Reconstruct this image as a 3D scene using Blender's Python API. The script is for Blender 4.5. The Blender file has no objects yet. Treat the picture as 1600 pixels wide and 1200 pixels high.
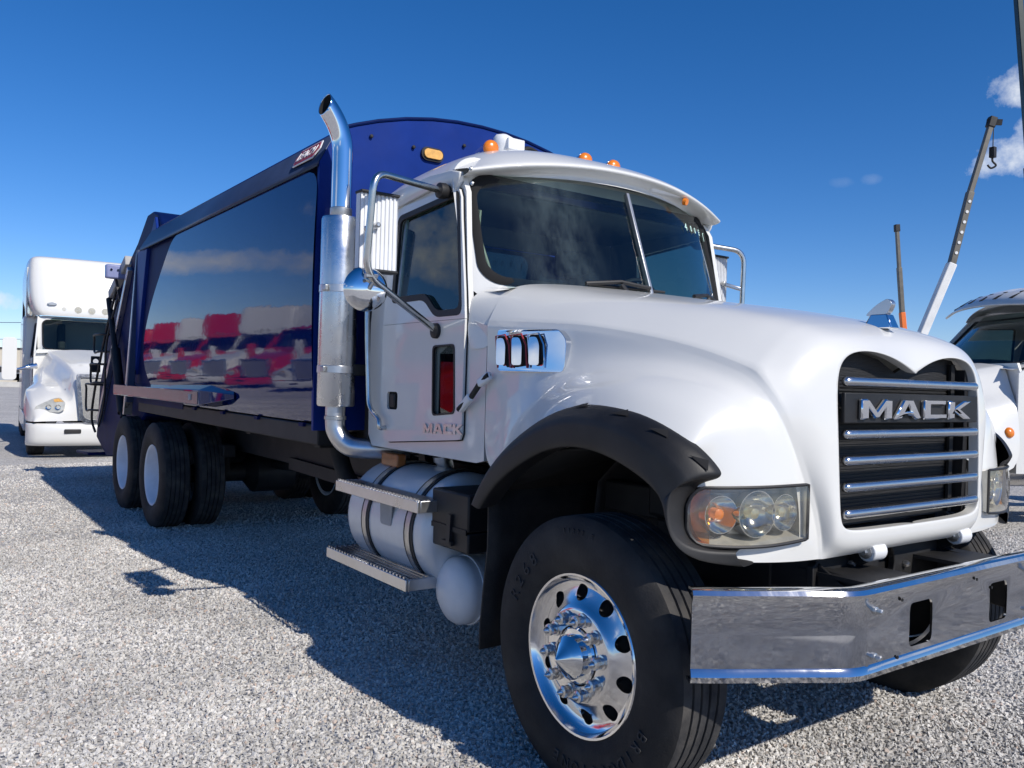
import bpy, bmesh, math, random
from mathutils import Vector, Matrix, noise as mnoise
from mathutils.geometry import tessellate_polygon
random.seed(7)
S = bpy.context.scene
COL = S.collection
R = math.radians
# ------------------------------------------------------------------ camera
CR = ((0.58776, 0.80854, 0.02841), (0.01784, 0.02215, -0.99960), (-0.80884, 0.58803, -0.00140))  # right, down, forward
CAMP = Vector((2.39674, -3.24512, 1.52959)); FPX = 1312.0
r_, d_, f_ = (Vector(v).normalized() for v in CR)
cam = bpy.data.objects.new('camera', bpy.data.cameras.new('camera')); COL.objects.link(cam)
cam.matrix_world = Matrix(((r_.x, -d_.x, -f_.x, CAMP.x), (r_.y, -d_.y, -f_.y, CAMP.y), (r_.z, -d_.z, -f_.z, CAMP.z), (0, 0, 0, 1)))
cam.data.sensor_width = 36; cam.data.lens = FPX / 1600 * 36; cam.data.clip_start = .05; cam.data.clip_end = 3000
S.camera = cam
def ray(u, v): return (r_ * ((u - 800) / FPX) + d_ * ((v - 600) / FPX) + f_)
def at(u, v, x=None, y=None, z=None):           # a measured picture point put on a real plane of the place
    d = ray(u, v); i, val = (0, x) if x is not None else (1, y) if y is not None else (2, z)
    return CAMP + d * ((val - CAMP[i]) / d[i])
# ------------------------------------------------------------------ sky, sun, exposure
SUNV = Vector((1.28, .155, 1)).normalized()
W = bpy.data.worlds.new('World'); S.world = W; W.use_nodes = True
nt = W.node_tree; nt.nodes.clear(); N = nt.nodes.new; L = nt.links.new
sky = N('ShaderNodeTexSky'); sky.sky_type = 'NISHITA'; sky.sun_disc = False
sky.sun_elevation = math.asin(SUNV.z); sky.sun_rotation = math.atan2(SUNV.x, SUNV.y)
sky.altitude = 1800; sky.air_density = 1.0; sky.dust_density = .35; sky.ozone_density = 3.0
hs = N('ShaderNodeHueSaturation'); hs.inputs['Saturation'].default_value = 1.33; L(sky.outputs[0], hs.inputs['Color'])
tone = N('ShaderNodeVectorMath'); tone.operation = 'MULTIPLY'; tone.inputs[1].default_value = (.95, .925, 1.09); L(hs.outputs[0], tone.inputs[0])
tc = N('ShaderNodeTexCoord'); nz = N('ShaderNodeTexNoise'); nz.inputs['Scale'].default_value = 26; nz.inputs['Detail'].default_value = 7; nz.inputs['Roughness'].default_value = .62
L(tc.outputs['Generated'], nz.inputs['Vector'])
def vm(op, a, b=None):
    n = N('ShaderNodeVectorMath'); n.operation = op
    for k, s in ((0, a), (1, b)):
        if s is None: continue
        if isinstance(s, (tuple, Vector)): n.inputs[k].default_value = tuple(s)
        else: L(s, n.inputs[k])
    return n.outputs['Value'] if op == 'DOT_PRODUCT' else n.outputs[0]
def mt(op, a, b=None, c=None, clamp=False):
    n = N('ShaderNodeMath'); n.operation = op; n.use_clamp = clamp
    for k, s in ((0, a), (1, b), (2, c)):
        if s is None: continue
        if isinstance(s, (int, float)): n.inputs[k].default_value = s
        else: L(s, n.inputs[k])
    return n.outputs[0]
clouds = []
for u, v, w, h, st in ((1578, 138, 34, 26, 1.0), (1592, 250, 52, 30, 1.0), (-6, 474, 46, 17, .9), (1312, 285, 18, 7, .05), (1362, 280, 14, 7, .07), (1690, 190, 70, 40, 1)):
    clouds.append((ray(u, v).normalized(), w / FPX, h / FPX, st))
for az, el, w, h, st in ((232, 9, .2, .035, .9), (212, 13, .16, .05, .9), (196, 8, .2, .02, .8), (250, 17, .18, .05, .8), (222, 22, .1, .03, .6), (275, 12, .2, .05, .8), (310, 9, .2, .04, .8), (20, 10, .2, .04, .9), (60, 14, .2, .05, .8)):
    clouds.append((Vector((math.cos(R(az)) * math.cos(R(el)), math.sin(R(az)) * math.cos(R(el)), math.sin(R(el)))), w, h, st))
tot = None
for c, w, h, st in clouds:
    rr = c.cross(Vector((0, 0, 1))).normalized(); uu = rr.cross(c)
    a = mt('DIVIDE', vm('DOT_PRODUCT', tc.outputs['Generated'], rr), w); b = mt('DIVIDE', vm('DOT_PRODUCT', tc.outputs['Generated'], uu), h)
    b = mt('SUBTRACT', b, float(c.dot(uu)) / h)
    q = mt('ADD', mt('MULTIPLY', a, a), mt('MULTIPLY', b, b))
    q = mt('SUBTRACT', 1.0, q); q = mt('ADD', q, mt('MULTIPLY', mt('SUBTRACT', nz.outputs['Fac'], .5), 4.0))
    front = mt('GREATER_THAN', vm('DOT_PRODUCT', tc.outputs['Generated'], c), .5)
    q = mt('MULTIPLY', mt('MULTIPLY', q, .8 * st, clamp=True), front)
    tot = q if tot is None else mt('MAXIMUM', tot, q)
cm = N('ShaderNodeMix'); cm.data_type = 'RGBA'; L(mt('MULTIPLY', tot, .9, clamp=True), cm.inputs[0]); L(tone.outputs[0], cm.inputs[6]); cm.inputs[7].default_value = (7.6, 8.0, 8.6, 1)
bg = N('ShaderNodeBackground'); bg.inputs['Strength'].default_value = .113; L(cm.outputs[2], bg.inputs['Color'])
wo = N('ShaderNodeOutputWorld'); L(bg.outputs[0], wo.inputs['Surface'])
sun = bpy.data.objects.new('sun', bpy.data.lights.new('sun', 'SUN')); COL.objects.link(sun)
sun.data.energy = 4.35; sun.data.angle = R(.53); sun.data.color = (1, .945, .865)
sun.rotation_euler = SUNV.to_track_quat('Z', 'Y').to_euler(); sun.location = (20, 5, 20)
S.view_settings.view_transform = 'Standard'; S.view_settings.look = 'None'; S.view_settings.exposure = 0; S.view_settings.gamma = 1; S.view_settings.use_curve_mapping = False
S.render.engine = 'CYCLES'
# ------------------------------------------------------------------ materials
MATS = {}
def mat(name, col, rough=.5, metal=0., coat=0., spec=.5, var=0., vscale=6., bump=0., bscale=60., ior=1.5, cior=1.5, rvar=0., stretch=None, dust=0.):
    m = bpy.data.materials.new(name); m.use_nodes = True; t = m.node_tree; b = t.nodes['Principled BSDF']
    b.inputs['Base Color'].default_value = (*col, 1); b.inputs['Roughness'].default_value = rough; b.inputs['Metallic'].default_value = metal
    b.inputs['Coat Weight'].default_value = coat; b.inputs['Coat Roughness'].default_value = .035 if name == 'blue' else .03; b.inputs['Coat IOR'].default_value = cior; b.inputs['IOR'].default_value = ior
    b.inputs['Specular IOR Level'].default_value = spec
    if var or bump or rvar or dust:
        tcn = t.nodes.new('ShaderNodeTexCoord'); src = tcn.outputs['Object']
        if stretch:
            mp = t.nodes.new('ShaderNodeMapping'); mp.inputs['Scale'].default_value = stretch; t.links.new(src, mp.inputs['Vector']); src = mp.outputs[0]
    if var or rvar or dust:
        n = t.nodes.new('ShaderNodeTexNoise'); n.inputs['Scale'].default_value = vscale; n.inputs['Detail'].default_value = 6; n.inputs['Roughness'].default_value = .6; t.links.new(src, n.inputs['Vector'])
        if var:
            rp = t.nodes.new('ShaderNodeMapRange'); rp.inputs[1].default_value = .3; rp.inputs[2].default_value = .7; rp.inputs[3].default_value = 1 - var; rp.inputs[4].default_value = 1 + var; t.links.new(n.outputs['Fac'], rp.inputs[0])
            mx = t.nodes.new('ShaderNodeVectorMath'); mx.operation = 'SCALE'; mx.inputs[0].default_value = col; t.links.new(rp.outputs[0], mx.inputs['Scale'])
            cs = mx.outputs[0]
            if dust:
                n2 = t.nodes.new('ShaderNodeTexNoise'); n2.inputs['Scale'].default_value = vscale * .6; n2.inputs['Detail'].default_value = 8; t.links.new(tcn.outputs['Object'], n2.inputs['Vector'])
                r2 = t.nodes.new('ShaderNodeMapRange'); r2.inputs[1].default_value = .45; r2.inputs[2].default_value = .75; r2.inputs[4].default_value = dust; t.links.new(n2.outputs['Fac'], r2.inputs[0])
                m2 = t.nodes.new('ShaderNodeMix'); m2.data_type = 'RGBA'; t.links.new(r2.outputs[0], m2.inputs[0]); t.links.new(cs, m2.inputs[6]); m2.inputs[7].default_value = (.27, .24, .2, 1); cs = m2.outputs[2]
            t.links.new(cs, b.inputs['Base Color'])
        if rvar:
            rr = t.nodes.new('ShaderNodeMapRange'); rr.inputs[1].default_value = .3; rr.inputs[2].default_value = .7; rr.inputs[3].default_value = max(.01, rough - rvar); rr.inputs[4].default_value = rough + rvar; t.links.new(n.outputs['Fac'], rr.inputs[0]); t.links.new(rr.outputs[0], b.inputs['Roughness'])
    if bump:
        n3 = t.nodes.new('ShaderNodeTexNoise'); n3.inputs['Scale'].default_value = bscale; n3.inputs['Detail'].default_value = 4; t.links.new(src, n3.inputs['Vector'])
        bp = t.nodes.new('ShaderNodeBump'); bp.inputs['Strength'].default_value = 1; bp.inputs['Distance'].default_value = bump; t.links.new(n3.outputs['Fac'], bp.inputs['Height']); t.links.new(bp.outputs[0], b.inputs['Normal'])
        if coat: t.links.new(bp.outputs[0], b.inputs['Coat Normal'])
    MATS[name] = m; return m
def glassmat(name, tint, refl=1.0, dirt=0., dcol=(.75, .8, .8)):
    m = bpy.data.materials.new(name); m.use_nodes = True; t = m.node_tree; t.nodes.clear(); n = t.nodes.new; l = t.links.new
    tr = n('ShaderNodeBsdfTransparent'); tr.inputs[0].default_value = (*tint, 1); gl = n('ShaderNodeBsdfGlossy'); gl.inputs['Roughness'].default_value = .01; gl.inputs['Color'].default_value = (refl, refl, refl, 1)
    lw = n('ShaderNodeLayerWeight'); lw.inputs['Blend'].default_value = .5; pw = n('ShaderNodeMath'); pw.operation = 'POWER'; pw.inputs[1].default_value = 5; l(lw.outputs['Facing'], pw.inputs[0]); ma = n('ShaderNodeMath'); ma.operation = 'MULTIPLY_ADD'; ma.inputs[1].default_value = .93; ma.inputs[2].default_value = .06; l(pw.outputs[0], ma.inputs[0]); mx = n('ShaderNodeMixShader'); l(ma.outputs[0], mx.inputs[0]); l(tr.outputs[0], mx.inputs[1]); l(gl.outputs[0], mx.inputs[2])
    out = mx.outputs[0]
    if dirt:
        df = n('ShaderNodeBsdfDiffuse'); df.inputs[0].default_value = (*dcol, 1); tcn = n('ShaderNodeTexCoord')
        mp = n('ShaderNodeMapping'); mp.inputs['Scale'].default_value = (1, 4.0, 1.8); l(tcn.outputs['Object'], mp.inputs[0])
        nn = n('ShaderNodeTexNoise'); nn.inputs['Scale'].default_value = 2.2; nn.inputs['Detail'].default_value = 9; nn.inputs['Roughness'].default_value = .68; l(mp.outputs[0], nn.inputs['Vector'])
        mr = n('ShaderNodeMapRange'); mr.inputs[1].default_value = .36; mr.inputs[2].default_value = .8; mr.inputs[3].default_value = .0; mr.inputs[4].default_value = dirt; l(nn.outputs['Fac'], mr.inputs[0])
        if name == 'windshield_glass':                # wiped, dusty patch left of the post
            sx = n('ShaderNodeSeparateXYZ'); l(tcn.outputs['Object'], sx.inputs[0]); g1 = n('ShaderNodeMath'); g1.operation = 'ADD'; g1.inputs[1].default_value = .5; l(sx.outputs[1], g1.inputs[0]); g2 = n('ShaderNodeMath'); g2.operation = 'ABSOLUTE'; l(g1.outputs[0], g2.inputs[0])
            g3 = n('ShaderNodeMapRange'); g3.interpolation_type = 'SMOOTHSTEP'; g3.inputs[1].default_value = .0; g3.inputs[2].default_value = .3; g3.inputs[3].default_value = 1; g3.inputs[4].default_value = .06; l(g2.outputs[0], g3.inputs[0])
            g4 = n('ShaderNodeMath'); g4.operation = 'MULTIPLY'; l(mr.outputs[0], g4.inputs[0]); l(g3.outputs[0], g4.inputs[1]); mr = g4
        m3 = n('ShaderNodeMixShader'); l(mr.outputs[0], m3.inputs[0]); l(out, m3.inputs[1]); l(df.outputs[0], m3.inputs[2]); out = m3.outputs[0]
    o = n('ShaderNodeOutputMaterial'); l(out, o.inputs[0]); MATS[name] = m; return m
mat('white', (.705, .7, .668), .35, coat=.7, var=.012, vscale=3, rvar=.04)
mat('white_plain', (.74, .75, .76), .4, var=.06, vscale=7, dust=.1)
mat('white_rim', (.74, .76, .8), .45, var=.07, vscale=9, dust=.12)
mat('blue', (.004, .015, .1), .3, spec=.0, coat=1., cior=1.44, var=.08, vscale=2, bump=.0022, bscale=1.5, stretch=(.7, 1, 1.5), dust=.01)
mat('blue_front', (.004, .027, .19), .45, spec=.12, coat=.04, var=.12, vscale=4, dust=.03)
mat('blue_dark', (.003, .012, .075), .5, spec=.06, var=.2, vscale=5, dust=.0)
mat('lavender', (.22, .25, .45), .4, coat=.4)
mat('chrome', (.78, .79, .8), .05, 1., rvar=.03, vscale=8)
mat('chrome_bumper', (.66, .66, .66), .06, 1., bump=.00012, bscale=8, stretch=(1, 5, .8), rvar=.02, vscale=5)
mat('bar_metal', (.62, .62, .62), .24, 1., rvar=.05, vscale=14)
mat('alu', (.74, .74, .75), .13, 1., rvar=.06, vscale=10)
mat('alu_dull', (.6, .6, .61), .33, 1., var=.12, vscale=8, rvar=.08)
mat('steel', (.5, .5, .49), .38, 1., var=.15, vscale=10)
mat('muffler', (.66, .67, .68), .27, 1., var=.06, vscale=6, rvar=.08, bump=.002, bscale=5)
mat('rubber', (.017, .017, .018), .72, spec=.3, var=.3, vscale=9, bump=.0015, bscale=120, dust=.1)
mat('tread', (.034, .034, .036), .85, spec=.25, var=.25, vscale=14, bump=.002, bscale=90, dust=.22)
mat('plastic', (.011, .011, .012), .5, spec=.4, var=.3, vscale=6, bump=.00025, bscale=160, dust=.06)
mat('black', (.010, .010, .012), .55, var=.2, dust=.06)
mat('blackflat', (.006, .006, .007), .9)
mat('frame', (.008, .008, .009), .6, var=.3, vscale=7, dust=.06)
mat('interior', (.085, .088, .085), .8, var=.1)
mat('interior_light', (.2, .2, .19), .8, var=.1)
mat('amber', (.75, .2, .008), .25, coat=.6)
mat('amber_pale', (.78, .42, .1), .3, coat=.5, var=.2, vscale=30)
mat('red', (.55, .012, .016), .3, coat=.8)
mat('red_badge', (.33, .03, .04), .5)
mat('grey_plate', (.36, .36, .36), .6, var=.15)
mat('blue_grey', (.028, .045, .1), .45, .15, var=.12)
mat('tube', (.62, .62, .6), .25, 1., var=.1, vscale=14)
mat('orange', (.75, .16, .02), .5)
mat('amber_brown', (.4, .13, .03), .4, coat=.3, var=.2, vscale=20)
mat('crane_dark', (.13, .12, .10), .5, .2, var=.2, vscale=2)
mat('crane_white', (.7, .7, .68), .5, var=.08, vscale=2)
mat('green_dark', (.02, .03, .028), .35, .3, var=.2)
mat('stucco', (.52, .47, .38), .9, var=.1, vscale=.6)
mat('concrete', (.5, .49, .46), .9, var=.1, vscale=2)
mat('silver', (.45, .46, .47), .35, .6)
mat('bug_screen', (.3, .295, .28), .45, .6, var=.35, vscale=70)
mat('reflector', (.8, .8, .76), .12, 1.)
mat('lamp_yellow', (.72, .68, .5), .2, .6)
mat('paint_pen', (.6, .85, .75), .8)
mat('dull_headlamp', (.6, .58, .52), .3, .35, var=.2, vscale=12)
glassmat('glass', (.42, .5, .48)); glassmat('glass_dark', (.3, .36, .36)); glassmat('windshield_glass', (.66, .78, .73), dirt=.13, dcol=(.45, .6, .6)); glassmat('lens', (.9, .89, .85), dirt=.16, dcol=(.75, .73, .66)); glassmat('amber_lens', (.9, .36, .05))
# ------------------------------------------------------------------ mesh helpers
def V(*a): return Vector(a)
class MB:
    def __init__(s): s.bm = bmesh.new()
    def face(s, vs):
        try: return s.bm.faces.new(vs)
        except ValueError: return None
    def box(s, c, size, rot=None):
        M = Matrix.Translation(Vector(c)) @ (rot.to_4x4() if rot else Matrix()) @ Matrix.Diagonal((*size, 1))
        bmesh.ops.create_cube(s.bm, size=1, matrix=M); return s
    def bar(s, a, b, w, h, up=(0, 0, 1)):
        a, b = Vector(a), Vector(b); d = b - a; x = d.normalized(); y = Vector(up).cross(x)
        if y.length < 1e-4: y = Vector((0, 1, 0)).cross(x)
        y.normalize(); z = x.cross(y); M = Matrix(((x.x, y.x, z.x), (x.y, y.y, z.y), (x.z, y.z, z.z)))
        return s.box((a + b) / 2, (d.length, w, h), M)
    def ring(s, c, x, y, r, n): return [s.bm.verts.new(c + x * (r * math.cos(2 * math.pi * k / n)) + y * (r * math.sin(2 * math.pi * k / n))) for k in range(n)]
    def tube(s, path, r, n=10, cap=True, closed=False):
        P = [Vector(p) for p in path]; rs = r if isinstance(r, (list, tuple)) else [r] * len(P); prev = None; rings = []
        for i, p in enumerate(P):
            if closed: t = P[(i + 1) % len(P)] - P[i - 1]
            else: t = P[min(i + 1, len(P) - 1)] - P[max(i - 1, 0)]
            t.normalize()
            if prev is None:
                x = t.cross(Vector((0, 0, 1)));
                if x.length < .1: x = t.cross(Vector((0, 1, 0)))
            else: x = prev - t * prev.dot(t)
            x.normalize(); prev = x; rings.append(s.ring(p, x, t.cross(x), rs[i], n))
        m = len(rings)
        for i in range(m if closed else m - 1):
            A, B = rings[i], rings[(i + 1) % m]
            for k in range(n): s.face((A[k], A[(k + 1) % n], B[(k + 1) % n], B[k]))
        if cap and not closed: s.face(rings[0][::-1]); s.face(rings[-1])
        return s
    def lathe(s, prof, o, axis, n=32, cap=True):
        a = Vector(axis).normalized(); x = a.cross(Vector((0, 0, 1)))
        if x.length < .1: x = a.cross(Vector((1, 0, 0)))
        x.normalize(); y = a.cross(x); o = Vector(o); rings = [s.ring(o + a * h, x, y, max(r, 1e-4), n) for r, h in prof]
        for A, B in zip(rings, rings[1:]):
            for k in range(n): s.face((A[k], A[(k + 1) % n], B[(k + 1) % n], B[k]))
        if cap: s.face(rings[0][::-1]); s.face(rings[-1])
        return s
    def grid(s, rows, closed=False):
        G = [[s.bm.verts.new(Vector(p)) for p in r] for r in rows]
        for A, B in zip(G, G[1:]):
            k = len(A)
            for i in range(k if closed else k - 1): s.face((A[i], A[(i + 1) % k], B[(i + 1) % k], B[i]))
        return G
    def prism(s, outer, fn, depth, holes=()):     # flat outline (u, v) with holes, placed by fn(u, v, w), w from 0 to depth
        loops = [list(outer)] + [list(h) for h in holes]; flat = [p for l in loops for p in l]
        tris = tessellate_polygon([[Vector((p[0], p[1], 0)) for p in l] for l in loops])
        A = [s.bm.verts.new(fn(p[0], p[1], 0)) for p in flat]; B = [s.bm.verts.new(fn(p[0], p[1], depth)) for p in flat]
        for t in tris: s.face([A[i] for i in t]); s.face([B[i] for i in reversed(t)])
        o = 0
        for l in loops:
            n = len(l)
            for i in range(n): s.face((A[o + i], A[o + (i + 1) % n], B[o + (i + 1) % n], B[o + i]))
            o += n
        return s
    def build(s, name, m, parent=None, smooth=35, bevel=0., sub=0, thick=0., recalc=True, seg=2):
        bmesh.ops.remove_doubles(s.bm, verts=s.bm.verts, dist=1e-5)
        if recalc: bmesh.ops.recalc_face_normals(s.bm, faces=s.bm.faces)
        me = bpy.data.meshes.new(name); s.bm.to_mesh(me); s.bm.free()
        o = bpy.data.objects.new(name, me); COL.objects.link(o); o.parent = parent
        me.materials.append(MATS[m])
        if smooth:
            me.polygons.foreach_set('use_smooth', [True] * len(me.polygons))
            if not sub: me.set_sharp_from_angle(angle=R(smooth))
        if thick: md = o.modifiers.new('t', 'SOLIDIFY'); md.thickness = thick; md.offset = 0
        if bevel: md = o.modifiers.new('b', 'BEVEL'); md.width = bevel; md.segments = seg; md.limit_method = 'ANGLE'; md.angle_limit = R(40)
        if sub: md = o.modifiers.new('s', 'SUBSURF'); md.levels = sub; md.render_levels = sub
        return o
def cut(o, cutter):                                # real holes
    c = cutter.build('cutter', 'black', None, smooth=0)
    md = o.modifiers.new('cut', 'BOOLEAN'); md.operation = 'DIFFERENCE'; md.solver = 'EXACT'; md.object = c
    bpy.context.view_layer.update(); dg = bpy.context.evaluated_depsgraph_get()
    me = bpy.data.meshes.new_from_object(o.evaluated_get(dg)); o.modifiers.clear(); o.data = me
    me.polygons.foreach_set('use_smooth', [True] * len(me.polygons)); me.set_sharp_from_angle(angle=R(35))
    bpy.data.objects.remove(c)
def empty(name, loc=(0, 0, 0), rz=0., label=None, cat=None, group=None):
    o = bpy.data.objects.new(name, None); COL.objects.link(o); o.location = loc; o.rotation_euler.z = rz; o.empty_display_size = .2
    if label: o['label'] = label; o['category'] = cat
    if group: o['group'] = group
    return o
def tag(o, label, cat, group=None):
    o['label'] = label; o['category'] = cat
    if group: o['group'] = group
    return o
def copy_tree(o, parent=None):
    c = o.copy(); COL.objects.link(c); c.parent = parent
    for ch in o.children: copy_tree(ch, c)
    return c
def rrect(x0, x1, z0, z1, r, n=5):
    pts = []
    for cx, cz, a0 in ((x1 - r, z1 - r, 0), (x0 + r, z1 - r, 90), (x0 + r, z0 + r, 180), (x1 - r, z0 + r, 270)):
        for k in range(n + 1): a = R(a0 + 90 * k / n); pts.append((cx + r * math.cos(a), cz + r * math.sin(a)))
    return pts
def roundpoly(pts, r, n=4):
    out = []; m = len(pts)
    for i in range(m):
        p = Vector(pts[i]).to_2d(); a = (Vector(pts[i - 1]).to_2d() - p); b = (Vector(pts[(i + 1) % m]).to_2d() - p)
        rr = min(r, a.length * .45, b.length * .45); A = p + a.normalized() * rr; B = p + b.normalized() * rr
        for k in range(n + 1): t = k / n; out.append(tuple((1 - t) ** 2 * A + 2 * t * (1 - t) * p + t * t * B))
    return out
def smoothpath(pts, n=6):                          # Catmull-Rom through points
    P = [Vector(p) for p in pts]; out = []
    for i in range(len(P) - 1):
        p0, p1, p2, p3 = P[max(i - 1, 0)], P[i], P[i + 1], P[min(i + 2, len(P) - 1)]
        for k in range(n):
            t = k / n; out.append(.5 * ((2 * p1) + (p2 - p0) * t + (2 * p0 - 5 * p1 + 4 * p2 - p3) * t * t + (3 * p1 - p0 - 3 * p2 + p3) * t ** 3))
    out.append(P[-1]); return out
def textmesh(txt, name, m, parent, M, size=1., ext=.02, space=1., shear=0.):
    cu = bpy.data.curves.new('t', 'FONT'); cu.body = txt; cu.size = size; cu.extrude = ext; cu.space_character = space; cu.align_x = 'CENTER'; cu.align_y = 'CENTER'; cu.shear = shear; cu.resolution_u = 3
    o = bpy.data.objects.new('t', cu); COL.objects.link(o); bpy.context.view_layer.update()
    me = bpy.data.meshes.new_from_object(o.evaluated_get(bpy.context.evaluated_depsgraph_get())); bpy.data.objects.remove(o); bpy.data.curves.remove(cu)
    me.transform(M); me.materials.clear(); me.materials.append(MATS[m]); ob = bpy.data.objects.new(name, me); COL.objects.link(ob); ob.parent = parent; return ob
def axes(o, x, y, z): return Matrix(((x[0], y[0], z[0], o[0]), (x[1], y[1], z[1], o[1]), (x[2], y[2], z[2], o[2]), (0, 0, 0, 1)))
# bold wide letters drawn in a unit-high box
LET = {
 'M': (1.28, [[(0, 0), (0, 1), (.3, 1), (.64, .42), (.98, 1), (1.28, 1), (1.28, 0), (.98, 0), (.98, .52), (.72, .06), (.56, .06), (.3, .52), (.3, 0)]]),
 'A': (1.24, [[(0, 0), (.42, 1), (.84, 1), (1.24, 0), (.93, 0), (.84, .2), (.4, .2), (.31, 0)], [(.48, .4), (.76, .4), (.62, .74)]]),
 'C': (1.1, [[(0, 0), (0, 1), (1.05, 1), (1.05, .74), (.3, .74), (.3, .26), (1.1, .26), (1.1, 0)]]),
 'K': (1.2, [[(0, 0), (0, 1), (.3, 1), (.3, .62), (.78, 1), (1.2, 1), (.62, .54), (1.2, 0), (.8, 0), (.3, .42), (.3, 0)]])}
def mack(parent, m, fn, h, depth, gap=.17, bevel=0.):
    x = 0; tw = sum(LET[c][0] for c in 'MACK') + gap * 3; outs = []
    for c in 'MACK':
        w, ls = LET[c]; mb = MB(); off = x - tw / 2
        mb.prism([((a + off) * h, (b - .5) * h) for a, b in ls[0]], fn, depth, [[((a + off) * h, (b - .5) * h) for a, b in l] for l in ls[1:]])
        outs.append(mb.build('letter', m, parent, bevel=bevel, seg=1)); x += w + gap
    return outs

def hit(o, u, v):                                  # where the sight line through a measured point meets a built surface
    bpy.context.view_layer.update(); e = o.evaluated_get(bpy.context.evaluated_depsgraph_get()); d = ray(u, v).normalized()
    ok, p, nn, i = e.ray_cast(CAMP, d)
    return (p, nn if nn.dot(d) < 0 else -nn) if ok else (None, None)
# ================================================================== the garbage truck (front axle at x = 0, nose towards +x)
T = empty('garbage_truck', label='large white and dark blue garbage truck with chrome bumper in front', cat='garbage truck')
# ---- chassis
mb = MB()
for s in (-1, 1):
    mb.bar((.55, s * .43, .9), (-8.6, s * .43, .9), .09, .27)
for x in (.45, -1.2, -2.6, -4.2, -5.6, -6.46, -7.15, -7.83): mb.box((x, 0, .9), (.12, .78, .2))
for x in (-3.0, -4.4): mb.bar((x, -.95, 1.1), (x, .95, 1.1), .1, .1, (1, 0, 0))
mb.bar((-2.5, -.62, 1.13), (-8, -.62, 1.13), .12, .16); mb.bar((-2.5, .62, 1.13), (-8, .62, 1.13), .12, .16)
mb.build('chassis_frame', 'frame', T, bevel=.008)
mb = MB(); mb.bar((0, -.95, .47), (0, .95, .47), .12, .14)
for s in (-1, 1): mb.bar((-.75, s * .43, .72), (.75, s * .43, .72), .1, .06); mb.box((0, s * .43, .6), (.2, .14, .16))
mb.build('front_axle', 'frame', T, bevel=.01)
for x in (-6.4615, -7.835):
    mb = MB(); mb.tube([(x, -.9, .51), (x, -.3, .51), (x, -.2, .51), (x, .2, .51), (x, .3, .51), (x, .9, .51)], [.09, .1, .22, .22, .1, .09], 14); mb.build('rear_axle', 'frame', T)
mb = MB(); mb.tube([(-.9, 0, .82), (-3.6, 0, .75), (-6.3, 0, .6)], .06, 12); mb.build('drive_shaft', 'frame', T)
mb = MB(); mb.box((-.2, 0, 1.0), (1.1, .62, .7)); mb.box((-1.3, 0, .82), (.9, .5, .5)); mb.box((.1, -.45, 1.1), (.7, .25, .3)); mb.build('engine', 'frame', T, bevel=.03)
mb = MB()
for s in (-1, 1):
    mb.bar((-5.9, s * .62, .78), (-8.4, s * .62, .78), .12, .12)
    for x in (-6.46, -7.83): mb.box((x, s * .58, .62), (.3, .2, .2))
mb.build('rear_suspension', 'frame', T, bevel=.01)
# ---- wheels
def tyre_mb(c, s, groove=4, lug=False):
    mb = MB(); w = .125; pr = [(.292, -.1), (.31, -.118), (.36, -.137), (.42, -.142), (.47, -.134), (.5, -.124), (.517, -.112)]
    edges = [-.104 + .208 * k / (groove + 1) for k in range(1, groove + 1)]; tr = [(.521, -.108)]
    for e in edges: tr += [(.5225 - .02 * e * e, e - .006), (.509, e - .0035), (.509, e + .0035), (.5225, e + .006)]
    tr += [(.521, .108)]
    prof = pr + tr + [(r, -h) for r, h in reversed(pr)]
    mb.lathe(prof, c, (0, s, 0), 72, cap=False); return mb
def two_tone(o):                                   # worn tread and black side wall
    o.data.materials.append(MATS['tread']); y0 = sum(v.co.y for v in o.data.vertices) / len(o.data.vertices)
    for p in o.data.polygons:
        c = p.center
        if abs(c.y - y0) < .106: p.material_index = 1
def ringtext(parent, txt, c, s, r, size, a0, m='tread', step=.9):
    a = a0
    for ch in txt:
        ca, sa = math.cos(a), math.sin(a)       # letter up = outwards
        up = Vector((ca, 0, sa)); nrm = Vector((0, s, 0)); rt = up.cross(nrm)
        textmesh(ch, 'sidewall_letter', m, parent, axes(Vector(c) + up * r, rt, up, nrm), size, .006); a -= size * step / r
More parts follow.
